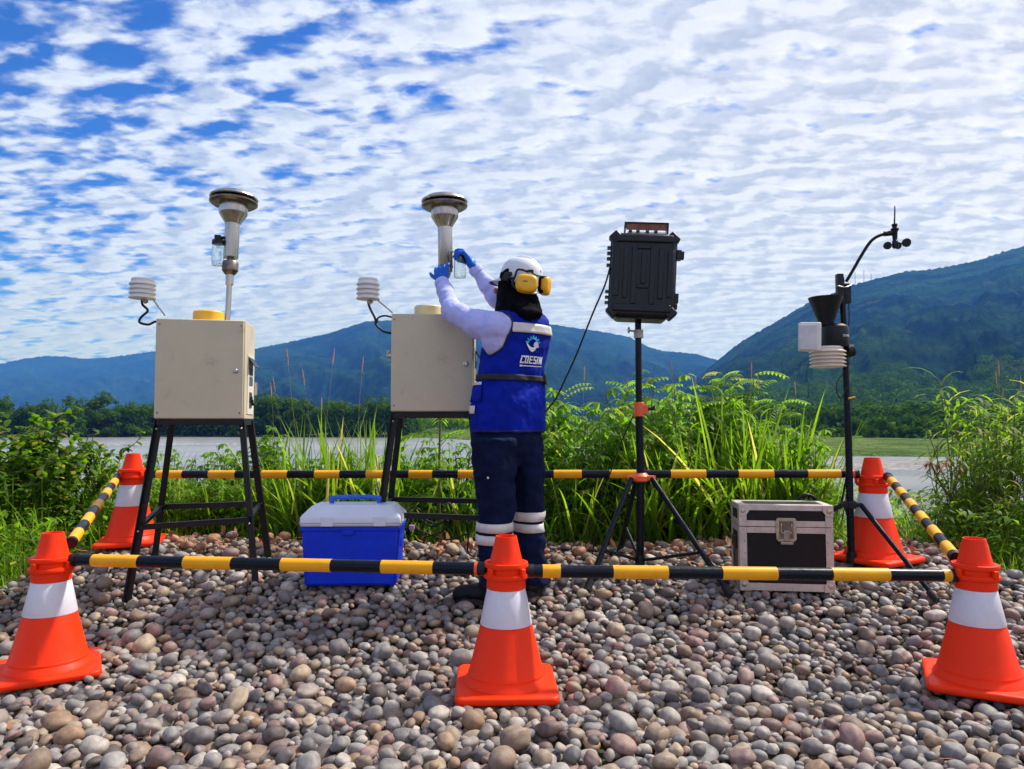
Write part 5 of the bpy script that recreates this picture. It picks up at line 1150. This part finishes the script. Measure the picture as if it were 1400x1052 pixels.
if len(best) > 20:
    ring = [(co_(a_)+co_(b_))/2 for a_, b_ in best]
    for _ in range(6): ring = [(ring[k-1]+ring[k]*2+ring[(k+1) % len(ring)])/4 for k in range(len(ring))]
    ring = ring[::2]; fin_ = []
    for p in ring:
        _, n1, _, _ = sb_.find_nearest(p); _, n2, _, _ = vb.find_nearest(p); fin_.append(p+(n1+n2).normalized()*.0035)
    build('armhole_binding', MB().tube(fin_+[fin_[0]], 0.0045, 8), TRIM, per, smooth=0)
# logo on the back, laid on the cloth
bn = Vector((math.sin(TH)*0.75, -math.cos(TH)*0.9, 0)).normalized(); bx = Vector((-bn.y, bn.x, 0)); LC = w(732, 470, 3.37)
def lay(me_or_mb, name, m, scale=1.0, off=0.003, sub=0):
    me = me_or_mb.mesh(name) if isinstance(me_or_mb, MB) else me_or_mb
    if sub:
        bm = bmesh.new(); bm.from_mesh(me); bmesh.ops.subdivide_edges(bm, edges=bm.edges[:], cuts=sub, use_grid_fill=True); bm.to_mesh(me); bm.free()
    for v in me.vertices:
        q = LC+bx*v.co.x*scale+Vector((0, 0, v.co.y*scale)); h = vb.ray_cast(q+bn*0.4, -bn); q = h[0] if h[0] else q; v.co = q+bn*off
    return build(name, me, m, vest)
px_m = 3.37/FPX/0.86
def poly(pts): return [((x-0)*px_m, y*px_m*0.9, 0) for x, y in pts]
m = MB()   # gear arc with teeth (light blue)
for k in range(24):
    a0 = math.radians(5+170*k/24); a1 = math.radians(5+170*(k+1)/24); m.add(poly([(6.0*math.cos(a0), 6.0*math.sin(a0)), (6.0*math.cos(a1), 6.0*math.sin(a1)), (8.6*math.cos(a1), 8.6*math.sin(a1)), (8.6*math.cos(a0), 8.6*math.sin(a0))]), [(0,1,2,3)])
for k in range(7):
    a = math.radians(15+150*k/6); c, s = math.cos(a), math.sin(a); t = 1.2; m.add(poly([(8.4*c+t*s, 8.4*s-t*c), (8.4*c-t*s, 8.4*s+t*c), (11*c-t*.7*s, 11*s+t*.7*c), (11*c+t*.7*s, 11*s-t*.7*c)]), [(0,1,2,3)])
lay(m, 'logo_gear', LOGO_B, off=0.006)
m = MB(); pts = []
for k in range(21):
    t = k/20; x = -9.5+17.5*t; lo = -11*math.sin(PI*min(1, t*1.02))**0.8+1.5*(1-t); hi = lo+1.2+4.6*math.sin(PI*t)**0.7; pts.append((x, lo, hi))
for a, b in zip(pts, pts[1:]): m.add(poly([(a[0], a[1]), (b[0], b[1]), (b[0], b[2]), (a[0], a[2])]), [(0,1,2,3)])
m.add(poly([(1.0, -1.5), (2.0, 2.0), (4.5, 3.5), (6.5, 2.0), (8.5, -2.0), (9.0, -4.0), (6.0, -4.8), (3.5, -4.0)]), [tuple(range(8))])
lay(m, 'logo_hand', LOGO_W, off=0.007)
m = MB()
def stroke(ox, pts, wd=1.7):
    for (x0, y0), (x1, y1) in zip(pts, pts[1:]):
        sh = 0.16; x0 += sh*y0; x1 += sh*y1; a = Vector((x0, y0)); b = Vector((x1, y1)); d = (b-a).normalized(); nrm = Vector((-d.y, d.x))*wd/2; a = a-d*wd/2; b = b+d*wd/2
        m.add(poly([(ox+q.x, q.y-25.0) for q in (a-nrm, b-nrm, b+nrm, a+nrm)]), [(0,1,2,3)])
Hh = 8.2; Wd = 3.6
stroke(-16.5, [(Wd, Hh-.6), (Wd, Hh), (0, Hh), (0, 0), (Wd, 0), (Wd, .6)])
stroke(-10.4, [(0, 0), (0, Hh), (Wd, Hh), (Wd, 0), (0, 0)])
stroke(-4.0, [(Wd, Hh), (0, Hh), (0, 0), (Wd, 0)]); stroke(-4.0, [(0, Hh/2), (Wd*.85, Hh/2)])
stroke(2.2, [(Wd, Hh), (0, Hh), (0, Hh/2), (Wd, Hh/2), (Wd, 0), (0, 0)])
stroke(8.2, [(0, 0), (0, Hh)]); stroke(11.2, [(0, 0), (0, Hh), (Wd*.9, 0), (Wd*.9, Hh)])
m.add(poly([(-17, -29.5), (16, -29.5), (16, -28.4), (-17, -28.4)]), [(0,1,2,3)]); m.add(poly([(-17, -30), (-13.5, -30), (-13.5, -27.9), (-17, -27.9)]), [(0,1,2,3)])
lay(m, 'logo_lettering', LOGO_W, off=0.0085)
# trouser bands
lc_ = lambda z: w(677, 720, LFY); rc_ = lambda z: w(723, 715, RFY)
def band(name, mt_, cpx, Y, y0, y1, ox):
    c = w(cpx, (y0+y1)/2, Y); rx, ry = ox; h = 0.004
    z0, z1 = w(cpx, y1, Y-.07).z, w(cpx, y0, Y-.07).z; vs = []; fs = []; n = 48
    for i in range(n):
        a = 2*PI*i/n; d = Vector((math.cos(a), math.sin(a), 0))
        for z in (z0, (z0+z1)/2, z1):
            hit = tb_.ray_cast(Vector((c.x, c.y, z)), d, 0.2); q = hit[0] if hit[0] and (hit[0]-Vector((c.x, c.y, z))).length < 0.115 else Vector((c.x, c.y, z))+d*0.09
            vs.append(q+d*h)
    for i in range(n):
        for j in range(2): a = i*3+j; b = ((i+1) % n)*3+j; fs.append((a, b, b+1, a+1))
    o = build(name, MB().add(vs, fs), mt_, tr, smooth=0); s = o.modifiers.new('t', 'SOLIDIFY'); s.thickness = 0.002; s.offset = 1
band('reflective_band', REFL, 677, LFY, 716.5, 729, (.09, .09)); band('reflective_band', REFL, 677, LFY, 733, 746, (.085, .09))
band('reflective_band', REFL, 723, RFY, 701, 713.5, (.075, .085)); band('reflective_band', REFL, 724, RFY, 717, 729, (.075, .085))
pb = tb_.ray_cast(w(664, 661, 3.0), Vector((0, 1, 0)))
if pb[0]: build('pocket_button', MB().ball(pb[0]+Vector((0, -.002, 0)), (.006, .004, .006), 8), WHITEP, tr, smooth=0)
# boots
def boot(ank, yaw, nm='boot'):
    b = MB(); R = Matrix.Rotation(yaw, 3, 'Z'); g = -0.0
    q = lambda x, y, z: ank+R @ Vector((x, y, z))
    b.chain([q(0, 0, .12), q(0, 0, .06), q(0, .0, .045)], [.062, .060, .056], 16)
    b.chain([q(0, -.035, .045), q(0, .03, .052), q(0, .09, .045), q(0, .145, .040), q(0, .165, .036)], [.044, .050, .045, .043, .036], 16)
    o = remeshed(nm, b, BOOT, per, 0.006, 5, 0.008, 0.03)
    s = MB(); outl = []
    for k in range(24):
        a = 2*PI*k/24; x = .047*math.cos(a)*(1.0 if math.sin(a) > 0 else .9); y = .06+.142*math.sin(a); outl.append((x, y))
    vs = [q(x, y, .002) for x, y in outl]+[q(x, y, .028) for x, y in outl]; n = 24
    build('sole', MB().add(vs, [tuple(range(n)), tuple(range(n, 2*n))]+[(i, (i+1) % n, (i+1) % n+n, i+n) for i in range(n)]), SOLE, o, bevel=0.003)
pl = gp(674, 3.42); boot(Vector((pl.x, 3.42, gz(pl.x, 3.42)))-O+Vector((-.005, 0, .0)), math.radians(72))
pr = gp(730, 3.56); boot(Vector((pr.x, 3.56, gz(pr.x, 3.56)))-O, math.radians(-20))
# gloves
def hand(W_, d, n, thumb, curls, spread=0.10, s=1.0, splay=None):
    """W_ wrist, d towards the fingers, n palm normal, thumb +1/-1 side (along n x d)"""
    d = d.normalized(); n = (n-d*n.dot(d)).normalized(); sd = n.cross(d)*thumb; b = MB()
    kn = []
    for k in range(4):
        off = (1.5-k)*0.0205*s; kn.append(W_+d*(0.083-0.004*abs(k-1.2))*s+sd*off)
    for k in range(4): b.chain([W_+d*.006*s+sd*(1.5-k)*.011*s, W_+d*.045*s+sd*(1.5-k)*.019*s-n*.002, kn[k]], [.0185*s, .0155*s, .0125*s], 10)
    b.chain([W_-d*.012*s, W_+d*.02*s], [.026*s, .028*s], 14)
    lens = (.072, .080, .075, .060)
    for k in range(4):
        c = curls[k]; dd = (d+sd*(1.5-k)*spread).normalized(); p = kn[k]; pts = [p-dd*.02*s, p]; ang = 0
        for j, f in enumerate((.45, .30, .25)):
            ang += c[j]; v = dd*math.cos(ang)+n*math.sin(ang); p = p+v*lens[k]*f*s; pts.append(p)
        b.chain(pts, [.0105*s, .0105*s, .0095*s, .0088*s, .0078*s], 10)
    c = curls[4]; tb = W_+d*.022*s+sd*.026*s+n*.006*s; v1 = (sd*c[0]+d*c[1]+n*c[2]).normalized(); v2 = (v1+d*.35+n*c[3]).normalized(); v3 = (v2+d*.3+n*c[3]).normalized()
    b.chain([W_+d*.012*s+sd*.012*s, tb, tb+v1*.034*s, tb+v1*.034*s+v2*.028*s, tb+v1*.034*s+v2*.028*s+v3*.022*s], [.018*s, .0155*s, .0125*s, .0108*s, .009*s], 10)
    return b
hl = hand(WR_L+Vector((.0, .01, .012)), Vector((-.10, .22, .97)), Vector((.10, .97, -.1)), -1,
          [(.9, .8, .5), (.7, .7, .4), (.6, .6, .4), (.3, .5, .3), (.85, .75, .35, .35)], spread=.16, s=0.92)
# thumb must lie on the +X side
gl = remeshed('left_glove', hl, GLOVE, per, 0.0028, 2, 0.004, 0.02); gl.name = 'glove'
WRR = w(646, 363, 3.70)
hr_ = hand(WRR, Vector((-.52, .02, .86)), Vector((-.82, .15, -.50)), 1,
          [(.25, .5, .5), (.75, .8, .6), (.95, .9, .6), (1.1, .9, .6), (.35, .8, .7, .4)], spread=.10, s=0.95)
gl = remeshed('right_glove', hr_, GLOVE, per, 0.0028, 2, 0.004, 0.02); gl.name = 'glove'

# head: hood, face, helmet, ear muffs
HC = w(707, 392, 3.52)
mh = MB()
mh.loft([(w(711, 446, 3.47), .100, .085, TH), (w(711, 436, 3.48), .118, .100, TH), (w(709, 425, 3.49), .120, .105, TH), (w(708, 412, 3.51), .108, .100, TH), (w(706, 398, 3.52), .092, .095, TH), (w(706, 385, 3.52), .090, .095, TH), (w(706, 372, 3.52), .075, .08, TH)], 32)
mh.ball(w(720, 430, 3.42), (.078, .055, .034), 16)
hood = remeshed('neck_hood', mh, BLACKC, per, 0.006, 4, 0.022, 0.05)
mf = MB(); mf.ball(w(697, 392, 3.56), (.062, .07, .085), 16); mf.ball(w(677.5, 398, 3.58), (.013, .013, .016), 10)
face = remeshed('face', mf, SKIN, per, 0.004, 2)
HY = math.radians(62)      # facing: left and away
fwd = Vector((-math.sin(HY), math.cos(HY), 0)); R_h = Matrix(((fwd.y, fwd.x, 0), (-fwd.x, fwd.y, 0), (0, 0, 1)))  # local +y -> fwd
R_h = Matrix.Rotation(HY, 3, 'Z') @ Matrix.Rotation(math.radians(12), 3, 'X')
hp = w(709.5, 388, 3.52)
def helmet():
    vs = []; fs = []; n = 48; prof = [(1.0, 0.0), (1.0, .12), (.985, .30), (.94, .50), (.86, .68), (.72, .84), (.50, .95), (.25, .992), (.05, 1.0)]
    rx, ry, rz = .092, .112, .129
    for r, z in prof:
        for k in range(n):
            a = 2*PI*k/n; vs.append(hp+R_h @ Vector((rx*r*math.cos(a), ry*r*math.sin(a)-.005, rz*z)))
    for i in range(len(prof)-1):
        for k in range(n): a0 = i*n+k; a1 = i*n+(k+1) % n; fs.append((a0, a1, a1+n, a0+n))
    fs.append(tuple((len(prof)-1)*n+k for k in range(n)))
    h = build('helmet', MB().add(vs, fs), HELMET, per, smooth=50)
    # brim and visor
    vs = []; fs = []
    for k in range(n):
        a = 2*PI*k/n; f = max(0, math.sin(a))**2.2; ex = 1.04+.36*f
        vs += [hp+R_h @ Vector((rx*.99*math.cos(a), ry*.99*math.sin(a)-.005, .012)), hp+R_h @ Vector((rx*ex*math.cos(a)*(1-.12*f), ry*ex*math.sin(a)-.005, .003-.014*f)), hp+R_h @ Vector((rx*ex*math.cos(a)*(1-.12*f), ry*ex*math.sin(a)-.005, -.004-.014*f)), hp+R_h @ Vector((rx*.97*math.cos(a), ry*.97*math.sin(a)-.005, -.004))]
    for k in range(n):
        for j in range(3): a = k*4+j; b = ((k+1) % n)*4+j; fs.append((a, b, b+1, a+1))
    build('brim', MB().add(vs, fs), HELMET, h, smooth=40)
    vs2 = []
    m = MB(); pts = [hp+R_h @ Vector((rx*1.42*math.cos(a)*.88*.98, ry*1.41*math.sin(a)-.005, -.020)) for a in [math.radians(90+q) for q in range(-48, 49, 8)]]
    build('visor_edge', MB().tube(pts, 0.005, 8), BLACKP, h, smooth=0)
    # crown ridge
    m = MB(); pts = []
    for q in range(-60, 66, 6):
        a = math.radians(q); pts.append(hp+R_h @ Vector((0, ry*math.sin(a)*1.0-.005, rz*math.cos(a)*1.0+.001)))
    m.tube(pts, 0.011, 10); build('crown_ridge', m, HELMET, h, smooth=0)
    for sx in (-1, 1):
        pts = [hp+R_h @ Vector((sx*.032, ry*math.sin(math.radians(q))*.96-.005, rz*math.cos(math.radians(q))*.965)) for q in range(-50, 56, 7)]; build('side_ridge', MB().tube(pts, 0.006, 8), HELMET, h, smooth=0)
    build('slot_clip', MB().box(w(692, 379, 3.42), (.030, .012, .040), rotm('Y', 25)).box(w(697, 375, 3.42), (.022, .014, .022)), BLACKP, h, bevel=.004)
    return h
helmet()
def muffs():
    a = build('ear_muffs', MB().tube(spline([w(694, 380, 3.415), w(703, 380, 3.40), w(707, 370, 3.40), w(713, 369, 3.40), w(722, 372, 3.39)], 5), .0055, 8).tube(spline([w(703, 380, 3.40), w(701, 388, 3.395), w(706, 395, 3.39), w(714, 396, 3.385)], 5), .0055, 8).box(w(725, 371, 3.40), (.030, .014, .012)), BLACKP, per, smooth=40)
    def cup(c, R, sx, sz, th, lab=False):
        vs = []; fs = []; n = 36; prof = [(.90, -th), (1.0, -th*.9), (1.0, -th*.3), (.97, 0), (.90, th*.18), (.72, th*.30), (0.3, th*.33)]
        for r, y in prof:
            for k in range(n):
                t = 2*PI*k/n; ca, sa = math.cos(t), math.sin(t); e_ = 2/2.9
                vs.append(c+R @ Vector((sx*r*math.copysign(abs(ca)**e_, ca), -y, sz*r*math.copysign(abs(sa)**e_, sa))))
        for i in range(len(prof)-1):
            for k in range(n): a0 = i*n+k; a1 = i*n+(k+1) % n; fs.append((a0, a1, a1+n, a0+n))
        fs.append(tuple(range(n))); fs.append(tuple((len(prof)-1)*n+k for k in range(n)))
        return build('ear_cup', MB().add(vs, fs), MUFF, a, smooth=40)
    R1 = rotm('Z', 6) @ rotm('Y', 6) @ rotm('X', -6); c1 = cup(w(720.5, 387, 3.375), R1, .053, .044, .034)
    # moulded mark, only a dark smudge at this size
    build('cup_mark', MB().box(w(718, 384.5, 3.362), (.022, .002, .003), rotm('Y', 4)), TRIM, c1)
    R2 = rotm('Z', 74) @ rotm('X', 8); cup(w(749, 391.5, 3.50), R2, .045, .047, .030)
    build('cushion', MB().box(w(741, 390, 3.49), (.022, .05, .085), rotm('Y', 5)).box(w(737.5, 390, 3.47), (.014, .05, .076), rotm('Y', 5)), BLACKC, a, bevel=.008)
    build('muff_wire', MB().tube(spline([w(727, 373, 3.40), w(735, 377, 3.42), w(742, 378, 3.46), w(748, 378, 3.48)], 5), .004, 6), BLACKP, a, smooth=0)
    build('helmet_back', MB().tube(spline([w(722, 400, 3.40), w(732, 401, 3.43), w(738, 398, 3.48)], 5), .006, 6), HELMET, a, smooth=0)
muffs()

# ------------------------------------------------------------------ river stones
def stone_mat():
    m, nt, b = material('river_stone')
    a = nt.nodes.new('ShaderNodeAttribute'); a.attribute_name = 'tint'
    tc = nt.nodes.new('ShaderNodeTexCoord'); v = tc.outputs['Object']
    n1 = noise_tex(nt, v, 30, 6, 0.65, 0.3); n2 = noise_tex(nt, v, 240, 3, 0.6)
    c = mixc(nt, 1.0, a.outputs['Color'], mixc(nt, sstep(nt, n1, 0.3, 0.7), (0.72, 0.72, 0.73), (1.25, 1.22, 1.18)), 'MULTIPLY')
    c = mixc(nt, sstep(nt, n2, 0.58, 0.75, 0, 0.45), c, (0.07, 0.06, 0.055))
    c = mixc(nt, sstep(nt, noise_tex(nt, v, 11, 8, 0.7, 1.2), 0.60, 0.68, 0, 0.35), c, (0.36, 0.33, 0.29))
    nt.links.new(c, b.inputs['Base Color']); b.inputs['Roughness'].default_value = 0.62; b.inputs['Specular IOR Level'].default_value = 0.4
    bn = nt.nodes.new('ShaderNodeBump'); bn.inputs['Strength'].default_value = 0.55; bn.inputs['Distance'].default_value = 0.0015
    nt.links.new(mnode(nt, 'ADD', n1, mnode(nt, 'MULTIPLY', n2, 0.4)), bn.inputs['Height']); nt.links.new(bn.outputs[0], b.inputs['Normal'])
    return m
STONE = stone_mat()
def ico(sub):
    bm = bmesh.new(); bmesh.ops.create_icosphere(bm, subdivisions=sub, radius=1); bm.verts.ensure_lookup_table()
    V = np.array([v.co[:] for v in bm.verts]); F = np.array([[v.index for v in f.verts] for f in bm.faces]); bm.free(); return V, F
ICO = {2: ico(2), 3: ico(3)}
PALS = np.array([(.205,.19,.185), (.26,.235,.22), (.33,.29,.26), (.15,.13,.125), (.22,.155,.115), (.32,.245,.175), (.28,.175,.15), (.20,.13,.115), (.39,.34,.30), (.255,.21,.185), (.11,.085,.078), (.30,.19,.12)])
PW = np.array([.14, .13, .10, .10, .12, .09, .07, .08, .05, .09, .05, .05]); PW /= PW.sum()
cell = 0.09; grid = {}; placed = []
def try_place(x, y, r, f):
    ci, cj = int(math.floor(x/cell)), int(math.floor(y/cell))
    for i in (ci-1, ci, ci+1):
        for j in (cj-1, cj, cj+1):
            for (a, b, q) in grid.get((i, j), ()):
                if (a-x)**2+(b-y)**2 < (f*(q+r))**2: return False
    grid.setdefault((ci, cj), []).append((x, y, r)); return True
def inside(x, y): return y < 1.7+0 or on_pebbles(x, y)
def region():
    y = 1.55+3.1*RNG.rand(); return RNG.uniform(-1, 1)*(0.80*y+0.35), y
stones = []
for (n, rl, rh, f, lift) in ((500, .034, .046, .79, 0), (2800, .025, .033, .79, 0), (15000, .017, .025, .79, 0), (30000, .0095, .016, .82, 0.004)):
    for _ in range(n):
        x, y = region()
        if not inside(x, y): continue
        r = RNG.uniform(rl, rh)
        if try_place(x, y, r, f): stones.append((x, y, r, lift))
grid = {}
for (n, rl, rh, f) in ((900, .024, .040, 1.25), (4500, .014, .024, 1.15)):
    for _ in range(n):
        x, y = region()
        if inside(x, y) and try_place(x, y, RNG.uniform(rl, rh), f): stones.append((x, y, RNG.uniform(rl, rh), 0.62))
# keep stones out of the cone bases, boots, boxes
def blocked(x, y, r, lift):
    if lift < 0.5: return False
    for p in cpos.values():
        if abs(x-p.x) < .20+r and abs(y-p.y) < .20+r: return True
    for (x0, x1, y0, y1) in ((-1.02, -.50, 3.44, 3.80), (1.08, 1.62, 3.48, 3.92), (-.32, -.02, 3.28, 3.50), (.03, .20, 3.45, 3.68)):
        if x0-r < x < x1+r and y0-r < y < y1+r: return True
    return False
stones = [s for s in stones if not blocked(*s)]
def stone_geo(x, y, r, lift, sub):
    V, F = ICO[sub]; k = RNG.normal(size=(3, 3))*1.5; ph = RNG.rand(3)*6.28; am = RNG.uniform(.05, .13)
    el = RNG.uniform(1.0, 1.30); fl = RNG.uniform(.60, .88)
    Vn = V*(1+am*np.sin(V @ k.T*1.6+ph).sum(1)/1.6)[:, None]
    Vn = np.sign(Vn)*np.abs(Vn)**RNG.uniform(.86, 1.0)
    Vn = Vn*np.array([r*el, r/el**.3, r*fl])
    a = RNG.rand()*6.28; tx, ty = RNG.normal(0, .28, 2)
    R = np.array(Matrix.Rotation(a, 3, 'Z') @ Matrix.Rotation(tx, 3, 'X') @ Matrix.Rotation(ty, 3, 'Y'))
    Vn = Vn @ R.T; z = gz(x, y)-r*0.62+(0.018*(r/.03) if lift > .5 else 0)*1.0+RNG.uniform(-.004, .006)
    if lift > .5: z += r*.42
    return Vn, F, (x, y, z)
order = sorted(range(len(stones)), key=lambda i: -(stones[i][2]*(1.15 if stones[i][3] > .5 else 1))/stones[i][1] if abs(stones[i][0]) < .72*stones[i][1] and stones[i][1] > 1.95 else 0)
own = set(order[:300]); AV = []; AF = []; AT = []; off = 0
for i, (x, y, r, lift) in enumerate(stones):
    sub = 3 if (y < 2.65 and r > .016) or i in own else 2
    Vn, F, c = stone_geo(x, y, r, lift, sub)
    t = PALS[RNG.choice(len(PALS), p=PW)]*RNG.uniform(.82, 1.20)
    if y > 4.05 and RNG.rand() < .35: t = np.array((.34, .17, .10))*RNG.uniform(.8, 1.2)
    if i in own:
        o = build('stone', fast_mesh('stone', Vn, F, t), STONE, ground, fix=False); o.location = c
    else: AV.append(Vn+np.array(c)); AF.append(F+off); AT.append(np.tile(t, (len(Vn), 1))); off += len(Vn)
pb_ = build('pebbles', fast_mesh('pebbles', np.concatenate(AV), np.concatenate(AF), np.concatenate(AT)), STONE, ground, fix=False); tag(pb_, kind='stuff')
print('stones', len(stones), 'verts', off)
# fallen leaves at the back edge of the pebbles
L = LV()
for _ in range(420):
    x = random.uniform(-2.4, 2.6); y = random.gauss(4.22, 0.20)
    if abs(x) > .75*y or random.random() < 0.15: continue
    L.blade(Vector((x, y, gz(x, y)+random.uniform(.0, .03))), rdir(-20, 60), random.uniform(.03, .085), random.uniform(.015, .032), random.uniform(-2, 2.5), seg=4, shape='leaf', tint=(random.random(), 1, 0))
for _ in range(150):
    y = random.uniform(2.0, 4.3); x = random.uniform(-.72, .72)*y
    if random.random() < .5: L.blade(Vector((x, y, gz(x, y)+.012)), rdir(-5, 25), random.uniform(.03, .09), random.uniform(.0025, .005), random.uniform(-.5, .8), seg=3, tint=(1, 1, 0))
    else: L.blade(Vector((x, y, gz(x, y)+.010)), rdir(-10, 35), random.uniform(.02, .04), random.uniform(.010, .018), random.uniform(-2, 2), seg=3, shape='leaf', tint=(1, 1, 0))
tag(build('fallen_leaves', L.mesh('fallen_leaves'), mat('dry_orange_leaves', (0.34, 0.13, 0.055), 0.75, var=0.5, scale=6)), kind='stuff')
